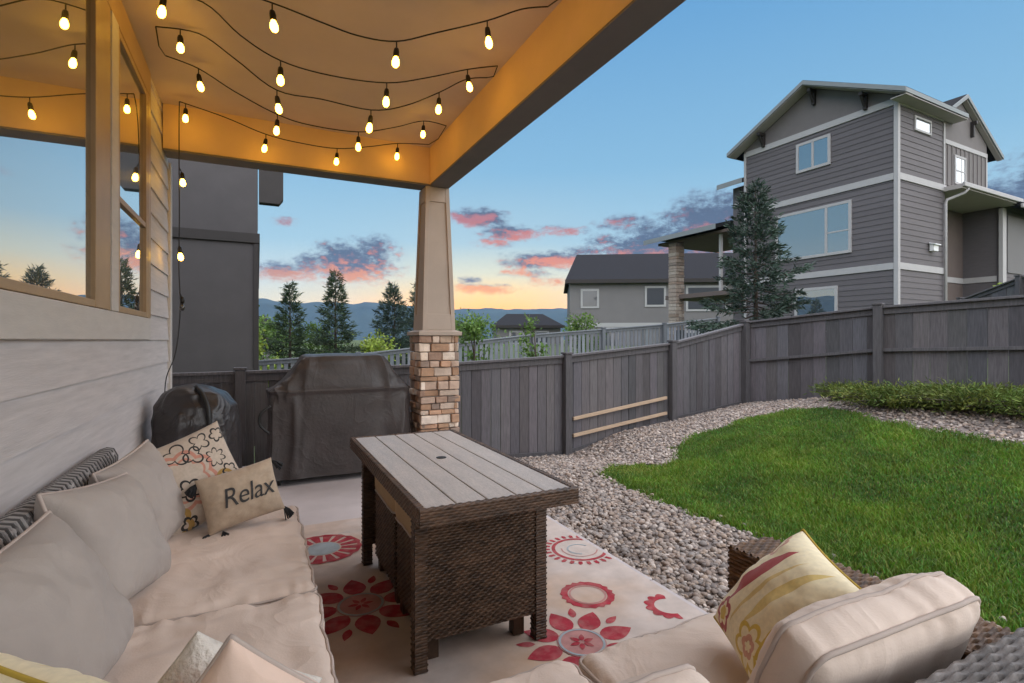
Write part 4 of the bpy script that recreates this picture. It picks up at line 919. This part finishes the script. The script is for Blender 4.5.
# ------------------------------------------------------------------ charcoal neighbour house at the left
nb = thing('neighbor_house', 'charcoal stucco house behind the covered kettle at the left', 'house', (-4, 11, -.4))
mb = MB(); mb.box(-9, -.01, 9.0, 17, -1, 4.4); mb.build('wall', m_nwall, nb)
mb = MB(); mb.box(-9, .025, 8.965, 17, 2.80, 2.95); mb.build('band_board', m_nband, nb, bevel=.004)
mb = MB(); mb.box(-.06, .010, 8.975, 9.08, -1, 2.795); mb.build('corner_trim', m_nband, nb, bevel=.004)
mb = MB(); mb.prism([(.012, 8.99, 3.44), (.30, 8.99, 3.44), (.36, 8.99, 3.52), (.36, 8.99, 4.3), (.012, 8.99, 4.3)], [(.012, 9.16, 3.44), (.30, 9.16, 3.44), (.36, 9.16, 3.52), (.36, 9.16, 4.3), (.012, 9.16, 4.3)]); mb.build('boxed_eave', m_nband, nb, bevel=.008)
mb = MB(); mb.prism([(-.005, 8.98, 4.5), (-.005, 8.98, 4.7), (-9, 8.98, 8.9), (-9, 8.98, 8.7)], [(-.005, 17, 4.5), (-.005, 17, 4.7), (-9, 17, 8.9), (-9, 17, 8.7)]); mb.build('roof', m_nband, nb, bevel=.01)
mb = MB(); mb.prism([(-.01, 9.001, 4.401), (-9, 9.001, 4.401), (-9, 9.001, 8.6)], [(-.01, 16.9, 4.401), (-9, 16.9, 4.401), (-9, 16.9, 8.6)]); mb.build('gable_wall', m_nwall, nb)
# ------------------------------------------------------------------ tall grey house at the right (own frame: s along its right face, t along its left face)
AX = R(2.0); P0 = Vector((18.8, 9.75, 0))
HM = Matrix.Translation(P0) @ Matrix.Rotation(AX, 4, 'Z')
hs_ = thing('tall_house', 'tall three storey grey house with pale trim bands beyond the fence', 'house', (18.8, 9.75, .6))
def W(s, t, z): return HM @ Vector((s, t, z))
def hbox(mb, s0, s1, t0, t1, z0, z1, mi=0, tone=1): return mb.box(s0, s1, t0, t1, z0, z1, mi, tone, X=HM)
TW = 5.8
mb = MB(); hbox(mb, .02, 3.2, .02, TW, .0, 9.35); hbox(mb, 3.0, 6.38, 1.25, TW, 0, 8.7); hbox(mb, 6.38, 12, 1.25, TW, 0, 6.7); hbox(mb, 3.19, 6.40, .02, 2, 6.72, 8.8)
hbox(mb, 7.6, 14, .0 + .02, 6, 0, 6.7); hbox(mb, .35, 6, TW, TW + .85, 0, 8.0)
mb.build('wall', m_ns, hs_)
LR = random.Random(12)
def hlap(mb, face, a0, a1, z0, z1, ex=.19):
    Ro = HM.to_3x3()
    if face == 'L': lap(mb, HM @ Vector((0.019, a1, 0)), Ro @ Vector((0, -1, 0)), Ro @ Vector((-1, 0, 0)), a1 - a0, z0, z1, ex, .022, LR)
    else: lap(mb, HM @ Vector((a0, .019, 0)), Ro @ Vector((1, 0, 0)), Ro @ Vector((0, -1, 0)), a1 - a0, z0, z1, ex, .022, LR)
mb = MB()
for z0, z1 in ((.2, 3.62), (3.86, 6.57), (6.81, 9.02)): 
    mb = MB(); hlap(mb, 'L', .1, TW - .08, z0, z1); mb.build('siding', m_ns, hs_); mb = MB(); hlap(mb, 'R', .1, 3.0, z0, z1); mb.build('siding', m_ns, hs_)
mb = MB(); hlap(mb, 'R', 7.9, 13, .4, 6.5); mb.build('siding', m_ns, hs_)
m_nsof = M('light_soffit', (.42, .39, .38), .7, .05, 4, 0); m_nfas = M('grey_green_fascia', (.22, .24, .25), .6, .05, 4, 0)
# gable panel, roof, eaves
zr, ze = 10.80, 9.14; mid = TW / 2; ov = .45
mb = MB(); A = [(0, 9.2), (TW, 9.2), (TW, ze + .185), (mid, zr - .04), (0, ze + .185)]
mb.prism([W(-.004, t, z) for t, z in A], [W(3.0, t, z) for t, z in A]); mb.build('gable_panel', m_ns2, hs_)
mb = MB()
for sg in (-1, 1):
    te = mid + sg * (mid + ov)
    q = lambda s: [W(s, mid, zr), W(s, te, ze), W(s, te, ze + .17), W(s, mid, zr + .17)]
    mb.prism(q(-.48), q(3.7 if sg < 0 else 6))
mb.build('roof', m_roof, hs_)
for sg in (-1, 1):
    te = mid + sg * (mid + ov); q = lambda s: [W(s, mid, zr - .03), W(s, te, ze - .03), W(s, te, ze - .006), W(s, mid, zr - .006)]
    mb = MB(); mb.prism(q(-.484), q(-.006)); mb.build('rake_soffit', m_nsof, hs_)
mb = MB()
for sg in (-1, 1):
    te = mid + sg * (mid + ov + .02); q = lambda s: [W(s, mid, zr + .0), W(s, te, ze + .0), W(s, te, ze + .15), W(s, mid, zr + .15)]
    mb.prism(q(-.53), q(-.485))
for tt in (-ov - .03, TW + ov + .002): hbox(mb, -.5, 3.7, tt, tt + .028, ze - .01, ze + .13)
mb.build('fascia', m_nfas, hs_)
mb = MB(); hbox(mb, -.44, 3.7, -ov, -.002, ze - .06, ze - .035); mb.build('soffit', m_nsof, hs_)
for t in (mid - 1.95, mid - .15, mid + 1.95):
    zz = zr - abs(t - mid) * (zr - ze) / (mid + ov) - .10
    mb = MB(); hbox(mb, -.40, -.006, t - .06, t + .06, zz - .12, zz); hbox(mb, -.14, -.007, t - .055, t + .055, zz - .55, zz - .121)
    mb.prism([W(-.36, t - .04, zz - .121), W(-.28, t - .04, zz - .121), W(-.141, t - .04, zz - .36), W(-.141, t - .04, zz - .48)], [W(-.36, t + .04, zz - .121), W(-.28, t + .04, zz - .121), W(-.141, t + .04, zz - .36), W(-.141, t + .04, zz - .48)])
    mb.build('bracket', m_bracket, hs_, bevel=.006)
for z0, z1 in ((3.63, 3.85), (6.58, 6.80), (9.03, 9.25)):
    mb = MB(); hbox(mb, -.03, .018, .105, TW - .105, z0, z1); hbox(mb, .105, 3.2 if z0 < 9 else 3.0, -.03, .018, z0, z1); mb.build('band_trim', m_wtrim, hs_, bevel=.004)
mb = MB(); hbox(mb, -.034, .018, -.034, .10, .1, 9.2); hbox(mb, .0185, .10, -.034, .018, .1, 9.2); mb.build('corner_trim', m_wtrim, hs_, bevel=.004); mb = MB(); hbox(mb, -.034, .018, TW - .10, TW, .1, 9.2); mb.build('corner_trim', m_wtrim, hs_, bevel=.004)
def hwin(face, a0, a1, z0, z1, mull=None, trans=None, w=.10, off=0):
    fr = MB(); gl = MB()
    def bb(m, a, b, c, d, n0, n1):
        if face == 'L': hbox(m, -n1 + off, -n0 + off, a, b, c, d)
        else: hbox(m, a, b, -n1 + off, -n0 + off, c, d)
    bb(fr, a0, a0 + w, z0, z1, -.01, .045); bb(fr, a1 - w, a1, z0, z1, -.01, .045); bb(fr, a0 + w, a1 - w, z0, z0 + w, -.01, .043); bb(fr, a0 + w, a1 - w, z1 - w, z1, -.01, .043)
    if mull: bb(fr, mull - .045, mull + .045, z0 + w, z1 - w, -.01, .040)
    if trans: bb(fr, a0 + w, (mull or a1) - .045, trans - .025, trans + .025, -.01, .038)
    f = fr.build('window', m_wtrim, hs_, bevel=.004)
    bb(gl, a0 + w - .002, a1 - w + .002, z0 + w - .002, z1 - w + .002, .012, .026); gl.build('pane', m_pane2, f)
hwin('L', 2.16, 3.47, 7.70, 8.82, 2.82)
hwin('L', 1.43, 4.33, 4.38, 6.24, 2.32, 5.2)
hwin('L', 1.91, 3.53, 1.6, 3.26)
hwin('R', 1.03, 2.12, 8.36, 8.86, w=.07)
# bay on the right face
mb = MB(); A = [(3.0, 8.2), (6.72, 8.2), (6.72, 8.9), (4.86, 10.0), (3.0, 8.9)]
mb.prism([W(s, -.006, z) for s, z in [(3.0, 8.4), (6.40, 8.4), (6.40, 8.80), (4.35, 10.01), (3.0, 9.21)]], [W(s, 2.4, z) for s, z in [(3.0, 8.4), (6.40, 8.4), (6.40, 8.80), (4.35, 10.01), (3.0, 9.21)]]); mb.build('bay_gable', m_ns2, hs_)
mb = MB()
hbox(mb, 3.2, 6.38, -.004, .03, 6.82, 8.28)
k = 3.3
while k < 6.3: hbox(mb, k, k + .05, -.026, -.0045, 6.82, 8.28); k += .33
mb.build('bay_battens', m_ns2, hs_)
mb = MB(); hbox(mb, 3.12, 6.40, -.036, .0, 8.285, 8.44); hbox(mb, 3.02, 3.115, -.032, .01, 6.81, 9.0); hbox(mb, 6.31, 6.405, -.032, .01, 6.81, 8.28); mb.build('bay_trim', m_wtrim, hs_, bevel=.004)
hwin('R', 3.80, 4.66, 6.95, 8.0, w=.08, trans=7.45, off=-.0)
mb = MB(); sl_ = .593
for sg in (-1, 1):
    wd = 2.92 if sg > 0 else 1.55; se = 4.35 + sg * wd; ze2 = 10.18 - wd * sl_; q = lambda t: [W(4.35, t, 10.08), W(se, t, ze2 - .10), W(se, t, ze2 + .06), W(4.35, t, 10.24)]
    mb.prism(q(-.17), q(3))
mb.build('bay_roof', m_roof, hs_)
mb = MB()
for sg in (-1, 1):
    wd = 2.95 if sg > 0 else 1.55; se = 4.35 + sg * wd; ze2 = 10.18 - wd * sl_; q = lambda t: [W(4.35, t, 10.08), W(se, t, ze2 - .10), W(se, t, ze2 + .04), W(4.35, t, 10.22)]
    mb.prism(q(-.22), q(-.172))
mb.build('bay_fascia', m_nfas, hs_)
se = 4.35 + 2.92; ze2 = 10.18 - 2.92 * sl_; q = lambda t: [W(4.35, t, 10.04), W(se, t, ze2 - .14), W(se, t, ze2 - .105), W(4.35, t, 10.075)]
mb = MB(); mb.prism(q(-.17), q(-.008)); mb.build('bay_soffit', m_nsof, hs_)
mb = MB(); hbox(mb, 5.05, 5.17, -.20, -.008, 9.30, 9.42); hbox(mb, 5.06, 5.16, -.11, -.009, 8.85, 9.299); mb.build('bracket', m_bracket, hs_)
# entry recess, lower roof, garage side
mb = MB(); hbox(mb, 3.2, 7.6, 1.2, 1.249, .3, 6.7); mb.build('recess_wall', m_ns3, hs_)
mb = MB(); hbox(mb, 3.2, 7.6, 1.16, 1.199, 3.63, 3.85); hbox(mb, 7.56, 7.599, .1, 1.15, 3.63, 3.85); mb.build('recess_trim', m_wtrim, hs_)
mb = MB(); hbox(mb, 3.02, 7.75, -.55, 1.2, 6.56, 6.71); mb.build('recess_soffit', m_nsof, hs_)
mb = MB(); hbox(mb, 3.0, 7.80, -.64, -.555, 6.60, 6.76); hbox(mb, 7.45, 13.5, -.74, -.65, 6.38, 6.53); mb.build('gutter', m_wtrim, hs_, bevel=.02)
mb = MB(); hbox(mb, 7.5, 7.82, -.12, .015, .3, 6.5); mb.build('corner_post', m_wtrim, hs_, bevel=.006)
mb = MB(); mb.prism([W(7.45, -.65, 6.45), W(7.45, 5, 9.0), W(7.45, 5, 9.2), W(7.45, -.65, 6.62)], [W(14, -.65, 6.45), W(14, 5, 9.0), W(14, 5, 9.2), W(14, -.65, 6.62)])
mb.prism([W(6.95, .4, 7.2), W(6.95, 5, 9.0), W(6.95, 5, 9.15), W(6.95, .4, 7.35)], [W(7.44, .4, 7.2), W(7.44, 5, 9.0), W(7.44, 5, 9.15), W(7.44, .4, 7.35)]); mb.build('garage_roof', m_roof, hs_)
mb = MB(); mb.tube([W(3.4, -.58, 6.60), W(3.35, -.5, 6.45), W(3.05, -.10, 6.25), W(3.03, -.07, 6.1), W(3.03, -.07, .6)], .05, 8); mb.build('downspout', m_wtrim, hs_, True)
mb = MB(); hbox(mb, 2.0, 2.32, -.16, -.025, 4.36, 4.62); mb.prism([W(1.96, -.025, 4.62), W(2.36, -.025, 4.62), W(2.36, -.22, 4.56), W(1.96, -.22, 4.56)], [W(1.96, -.025, 4.66), W(2.36, -.025, 4.66), W(2.36, -.22, 4.60), W(1.96, -.22, 4.60)]); mb.build('vent_hood', m_white_fix, hs_, bevel=.01)
mb = MB(); hbox(mb, 8.2, 12.2, -.035, .016, 4.0, 6.3)
mb.build('garage_panel', m_far, hs_, bevel=.006)
# rear wing and raised covered deck
mb = MB(); hbox(mb, .32, .349, TW + .02, TW + .8, 7.1, 7.3); mb.build('wing_trim', m_wtrim, hs_)
mb = MB(); mb.prism([W(-.15, TW, 8.0), W(-.15, TW, 8.18), W(4, TW, 9.6), W(4, TW, 9.4)], [W(-.15, TW + 1.3, 8.0), W(-.15, TW + 1.3, 8.18), W(4, TW + 1.3, 9.6), W(4, TW + 1.3, 9.4)]); mb.build('wing_roof', m_roof, hs_)
mb = MB(); hbox(mb, -.17, -.152, TW, TW + 1.3, 7.98, 8.19); mb.build('wing_fascia', m_nfas, hs_)
mb = MB(); mb.prism([W(-.7, TW + .9, 6.18), W(-.7, TW + .9, 6.36), W(.3, TW + .9, 6.62), W(.3, TW + .9, 6.44)], [W(-.7, 11.2, 6.18), W(-.7, 11.2, 6.36), W(.3, 11.2, 6.62), W(.3, 11.2, 6.44)]); hbox(mb, .3, 4, TW + .9, 11.2, 6.44, 6.62); mb.build('deck_roof', m_roof, hs_)
mb = MB(); hbox(mb, -.2, 4, TW + .7, 10.7, 6.05, 6.17); mb.build('deck_ceiling', m_ns3, hs_)
mb = MB(); hbox(mb, -.72, -.702, TW + .9, 11.2, 6.14, 6.36); mb.build('deck_fascia', m_nfas, hs_)
mb = MB(); hbox(mb, -.1, 4, TW + .02, 10.3, 3.30, 3.50); mb.build('deck_floor', m_ns3, hs_)
mb = MB(); rr = random.Random(4); z = .3
while z < 6.0:
    h = rr.uniform(.12, .22); cut = rr.uniform(-.12, .12); t = rr.choice(STC); t2 = rr.choice(STC); zz = min(6.04, z + h - .015)
    hbox(mb, -.27 - rr.uniform(0, .03), cut, 9.42 - rr.uniform(0, .03), 9.9, z, zz, 0, tuple(.55 * (q * .5 + .42) for q in t)); hbox(mb, cut + .012, .25 + rr.uniform(0, .03), 9.42 - rr.uniform(0, .03), 9.9, z, zz, 0, tuple(.55 * (q * .5 + .42) for q in t2)); z += h
mb.build('stone_post', m_stone, hs_, bevel=.01)
for t in (TW + 1.2, 9.0):
    mb = MB(); hbox(mb, .0, .12, t, t + .12, 3.51, 6.04) if t < 9 else hbox(mb, 3.6, 3.8, t, t + .15, 3.51, 6.04); mb.build('deck_post', m_wtrim, hs_)
for k, (sx, tt) in enumerate(((-1.2, 8.6), (-.9, 7.6))):
    p = W(sx, tt, 0); z0 = Hs(p.x, p.y); ch = thing('patio_chair', ('dark patio chair under the raised deck beside the stone post', 'dark patio chair under the raised deck nearer the spruce')[k], 'chair', (p.x, p.y, z0), group='chairs under the deck')
    mb = MB(); hbox(mb, sx - .3, sx + .3, tt - .3, tt + .3, z0 + .40, z0 + .46); mb.build('seat', m_black, ch); mb = MB(); hbox(mb, sx + .25, sx + .3, tt - .3, tt + .3, z0 + .461, z0 + 1.0); mb.build('backrest', m_black, ch)
    for a in (-.27, .24):
        for b in (-.27, .24): mb = MB(); hbox(mb, sx + a, sx + a + .03, tt + b, tt + b + .03, z0 - .02, z0 + .40); mb.build('leg', m_black, ch)
# ------------------------------------------------------------------ far houses
def far_house(label, x0, x1, y0, y1, zb, ze, zr, wins, group=None, flat=0.0, turn=0):
    h = thing('far_house', label, 'house', (x0, y0, zb), group=group)
    mb = MB(); mb.box(x0, x1, y0, y1, zb, ze); mb.build('wall', m_far, h)
    ym = (y0 + y1) / 2; mb = MB(); mb.prism([(x0 - .4, y0 - .5, ze), (x0 - .4, y1 + .5, ze), (x0 + flat, ym, zr)], [(x1 + .4, y0 - .5, ze), (x1 + .4, y1 + .5, ze), (x1 - flat, ym, zr)]); mb.build('roof', m_roof, h)
    mb = MB(); mb.box(x0 - .42, x1 + .42, y0 - .54, y0 - .505, ze - .28, ze + .04); mb.build('fascia', m_bracket, h)
    if ze - zb > 4: mb = MB(); mb.box(x0 - .02, x1 + .02, y0 - .05, y0 - .002, zb + (ze - zb) * .43, zb + (ze - zb) * .43 + .35); mb.build('band_trim', m_fartrim, h)
    for a, b, c, d in wins:
        f = MB(); f.box(a - .18, b + .18, y0 - .07, y0 - .003, c - .18, d + .18); f = f.build('window', m_fartrim, h); g = MB(); g.box(a, b, y0 - .09, y0 - .071, c, d); g.build('pane', m_pane3, f)
    h.rotation_euler.z = R(turn)
far_house('long low grey house with dark roof in the middle distance', 24.1, 46, 38, 50, -.6, 6.4, 9.6, [(25.2, 26.4, 4.2, 5.5), (30.6, 32.0, 4.3, 5.7), (34, 37, 3.9, 5.7), (27, 28.2, .6, 2.2), (33, 36, .4, 1.9), (38.4, 39.6, 4.2, 5.6), (41, 42.4, 4.2, 5.6)], flat=.8, turn=-31)
far_house('small far house with a pale gable beside the long grey one', 25.4, 33, 56, 64, -1, 3.0, 4.6, [(27, 28.4, 1.0, 2.2), (30, 31.4, 1.0, 2.2)], 'small far houses', 1.5, -20)
far_house('small far house half hidden behind the saplings', 17.4, 22.5, 58, 66, -1, 2.2, 3.6, [(18.5, 19.6, .6, 1.6)], 'small far houses', 1.0, -20)
far_house('tiny far house at the foot of the hills behind the pines', -1.2, .8, 34, 38, -1, 1.5, 2.8, [(-.6, .2, .2, 1.0)], 'small far houses', .4)
# ------------------------------------------------------------------ hills
def hills():
    V, F = [], []
    A = np.arange(-70, 95, .35); rows = [(2100, 0), (2300, .35), (2500, .8), (2650, 1.0), (2900, .5)]
    for a in A:
        n = fbm((a * .085, 3.1, 0), 1.0, 5); n2 = fbm((a * .6, 1.7, 0), 1.0, 3); e = 195 + 34 * n + 7 * n2 - max(0, a) * 1.2
        for d, k in rows:
            q = R(a); w = 30 * noise.noise(Vector((a * .3, d * .01, 0)))
            V.append((d * math.sin(q), d * math.cos(q), -8 + (e + 8) * k * (1 + (.06 * noise.noise(Vector((a * .5, d * .004, 2))) if 0 < k < 1 else 0))))
    m = len(rows)
    for i in range(len(A) - 1):
        for j in range(m - 1): F.append((i * m + j, (i + 1) * m + j, (i + 1) * m + j + 1, i * m + j + 1))
    return mk('hills', V, F, m_hills, None, True)
tag(hills(), kind='structure')
HAZE = True
if HAZE:
    mb = MB(); mb.box(-3400, 3400, -3400, 3400, -12, 330)
    hm = bpy.data.materials.new('evening_haze'); hm.use_nodes = True; nt = hm.node_tree; nt.nodes.clear()
    out = nt.nodes.new('ShaderNodeOutputMaterial'); pv = nt.nodes.new('ShaderNodeVolumePrincipled'); pv.inputs['Color'].default_value = (.27, .57, 1, 1); pv.inputs['Density'].default_value = HAZE_D; pv.inputs['Anisotropy'].default_value = 0
    lk(nt, pv.outputs[0], out.inputs['Volume']); o = mb.build('haze', hm); tag(o, 'thin blue evening haze over the far hills', 'haze', kind='stuff')
# ------------------------------------------------------------------ sky: Nishita dusk plus evening gradient and cloud banks
w = bpy.data.worlds.new('World'); SC.world = w; w.use_nodes = True; nt = w.node_tree; nt.nodes.clear()
out = nt.nodes.new('ShaderNodeOutputWorld'); bg = nt.nodes.new('ShaderNodeBackground'); lk(nt, bg.outputs[0], out.inputs[0])
SUNH = 22.5                                        # sunset heading, degrees from +Y towards +X
sky = nd(nt, 'ShaderNodeTexSky', sky_type='NISHITA', sun_disc=False, sun_elevation=R(1.5), sun_rotation=R(SUNH), altitude=1700, air_density=1.0, dust_density=1.0, ozone_density=2.0)
tc = nd(nt, 'ShaderNodeTexCoord'); sp = nd(nt, 'ShaderNodeSeparateXYZ'); lk(nt, tc.outputs['Generated'], sp.inputs[0]); X_, Y_, Z_ = sp.outputs
el = mathn(nt, 'MULTIPLY', mathn(nt, 'ARCSINE', Z_), 180 / math.pi)
az = mathn(nt, 'MULTIPLY', mathn(nt, 'ARCTAN2', X_, Y_), 180 / math.pi)
def ramp(v, lo, hi, stops):
    m = nd(nt, 'ShaderNodeMapRange'); m.inputs[1].default_value = lo; m.inputs[2].default_value = hi; lk(nt, v, m.inputs[0])
    r = nd(nt, 'ShaderNodeValToRGB'); e = r.color_ramp.elements
    while len(e) < len(stops): e.new(.5)
    for q, (p, c) in zip(e, stops): q.position = (p - lo) / (hi - lo); q.color = (*c, 1)
    lk(nt, m.outputs[0], r.inputs[0]); return r.outputs[0]
cool = ramp(el, 0, 90, [(0, (.98, .70, .36)), (3.5, (.88, .80, .56)), (6.5, (.60, .70, .70)), (10, (.37, .57, .69)), (18, (.235, .455, .655)), (33, (.125, .33, .60)), (90, (.12, .32, .58))])
warm = ramp(el, 0, 90, [(0, (1.5, .42, .02)), (3, (1.7, .66, .05)), (5.2, (1.25, .80, .24)), (7.2, (.80, .77, .55)), (10.5, (.42, .59, .67)), (18, (.235, .455, .655)), (33, (.125, .33, .60)), (90, (.12, .32, .58))])
da = mathn(nt, 'SUBTRACT', az, SUNH + 1)
wf = mathn(nt, 'EXPONENT', mathn(nt, 'MULTIPLY', mathn(nt, 'MULTIPLY', da, da), -1 / (2 * 10.0 ** 2)))
g = mixc(nt, wf, cool, warm)
g = mixc(nt, 1.0, g, mixc(nt, 1.0, sky.outputs[0], (.0035, .0035, .0035), 'MULTIPLY'), 'ADD')
# cloud banks ----------------------------------------------------------
grp = bpy.data.node_groups.new('cloud_density', 'ShaderNodeTree'); grp.interface.new_socket('Az', in_out='INPUT', socket_type='NodeSocketFloat'); grp.interface.new_socket('El', in_out='INPUT', socket_type='NodeSocketFloat'); grp.interface.new_socket('Density', in_out='OUTPUT', socket_type='NodeSocketFloat')
gi = grp.nodes.new('NodeGroupInput'); go = grp.nodes.new('NodeGroupOutput'); GA, GE = gi.outputs[0], gi.outputs[1]
CL = CLOUDS
tot = None
for a, e, sa, se, k in CL:
    x = mathn(grp, "DIVIDE", mathn(grp, "SUBTRACT", GA, a), sa * 1.3); y = mathn(grp, "DIVIDE", mathn(grp, "SUBTRACT", GE, e), se * 1.25)
    v = mathn(grp, 'MULTIPLY', mathn(grp, 'EXPONENT', mathn(grp, 'MULTIPLY', mathn(grp, 'ADD', mathn(grp, 'MULTIPLY', x, x), mathn(grp, 'MULTIPLY', y, y)), -1.0)), k)
    tot = v if tot is None else mathn(grp, 'MAXIMUM', tot, v)
cv = nd(grp, 'ShaderNodeCombineXYZ'); lk(grp, mathn(grp, 'MULTIPLY', GA, .55), cv.inputs[0]); lk(grp, GE, cv.inputs[1])
n1 = nd(grp, 'ShaderNodeTexNoise', in_Scale=.42, in_Detail=9.0, in_Roughness=.68); lk(grp, cv.outputs[0], n1.inputs['Vector'])
n2 = nd(grp, 'ShaderNodeTexNoise', in_Scale=1.5, in_Detail=8.0, in_Roughness=.7); lk(grp, cv.outputs[0], n2.inputs['Vector'])
d = mathn(grp, 'ADD', tot, mathn(grp, 'ADD', mathn(grp, 'MULTIPLY', mathn(grp, 'SUBTRACT', n1.outputs[0], .5), 1.5), mathn(grp, 'MULTIPLY', mathn(grp, 'SUBTRACT', n2.outputs[0], .5), 1.5)))
gate = mathn(grp, 'MULTIPLY', tot, 3.0, clamp=True); d = mathn(grp, 'MULTIPLY', d, gate); lk(grp, d, go.inputs[0])
def cloud(az_, el_):
    n = nt.nodes.new('ShaderNodeGroup'); n.node_tree = grp; lk(nt, az_, n.inputs[0]); lk(nt, el_, n.inputs[1]); return n.outputs[0]
D0 = cloud(az, el); D1 = cloud(az, mathn(nt, 'SUBTRACT', el, 1.0))
f = nd(nt, 'ShaderNodeMapRange'); f.interpolation_type = 'SMOOTHSTEP'; f.inputs[1].default_value = .26; f.inputs[2].default_value = .98; lk(nt, D0, f.inputs[0])
under = nd(nt, 'ShaderNodeMapRange'); under.interpolation_type = 'SMOOTHSTEP'; under.inputs[1].default_value = -.05; under.inputs[2].default_value = .55; lk(nt, mathn(nt, 'SUBTRACT', D0, D1), under.inputs[0])
body = mixc(nt, f.outputs[0], (.26, .31, .41), (.080, .094, .155)) 
glow = ramp(el, 0, 16, [(0, (1.3, .50, .05)), (5, (1.15, .42, .06)), (8.5, (.85, .235, .09)), (13, (.50, .15, .15)), (16, (.42, .22, .26))])
near = mathn(nt, 'EXPONENT', mathn(nt, 'MULTIPLY', mathn(nt, 'MULTIPLY', da, da), -1 / (2 * 22.0 ** 2)))
cc = mixc(nt, mathn(nt, 'MULTIPLY', mathn(nt, 'MULTIPLY', under.outputs[0], near), .95), body, glow)
g = mixc(nt, mathn(nt, 'MULTIPLY', f.outputs[0], .93), g, cc)
lk(nt, g, bg.inputs[0]); bg.inputs[1].default_value = SKY
# very broad fill lamp, added above and behind the camera; the sunset lies ahead
sl_ = bpy.data.lights.new('fill_sun', 'SUN'); sl_.energy = SUN; sl_.angle = R(140); sl_.color = (1, .93, .88)
so = bpy.data.objects.new('fill_sun', sl_); COL.objects.link(so); so.rotation_euler = Vector((-.10, .47, -.86)).to_track_quat('-Z', 'Y').to_euler(); so.location = (10, -5, 12)
# ------------------------------------------------------------------ camera
cam = bpy.data.cameras.new('camera'); co = bpy.data.objects.new('camera', cam); COL.objects.link(co); SC.camera = co
cam.sensor_width = 36; cam.lens = 36 * 520 / 1024; cam.clip_start = .05; cam.clip_end = 12000
co.location = (0, 0, 1.3); co.rotation_euler = (R(90), 0, -R(26.03)); cam.shift_y = -1.5 / 1024
vs = SC.view_settings; vs.view_transform = 'Standard'; vs.look = 'None'; vs.exposure = EXPO; vs.gamma = 1; vs.use_curve_mapping = False
SC.cycles.max_bounces = 8; SC.cycles.diffuse_bounces = 4; SC.cycles.volume_bounces = 1
SC.cycles.use_denoising = True; SC.cycles.sample_clamp_indirect = 6; SC.cycles.caustics_reflective = False; SC.cycles.caustics_refractive = False
SC.cycles.use_light_tree = True
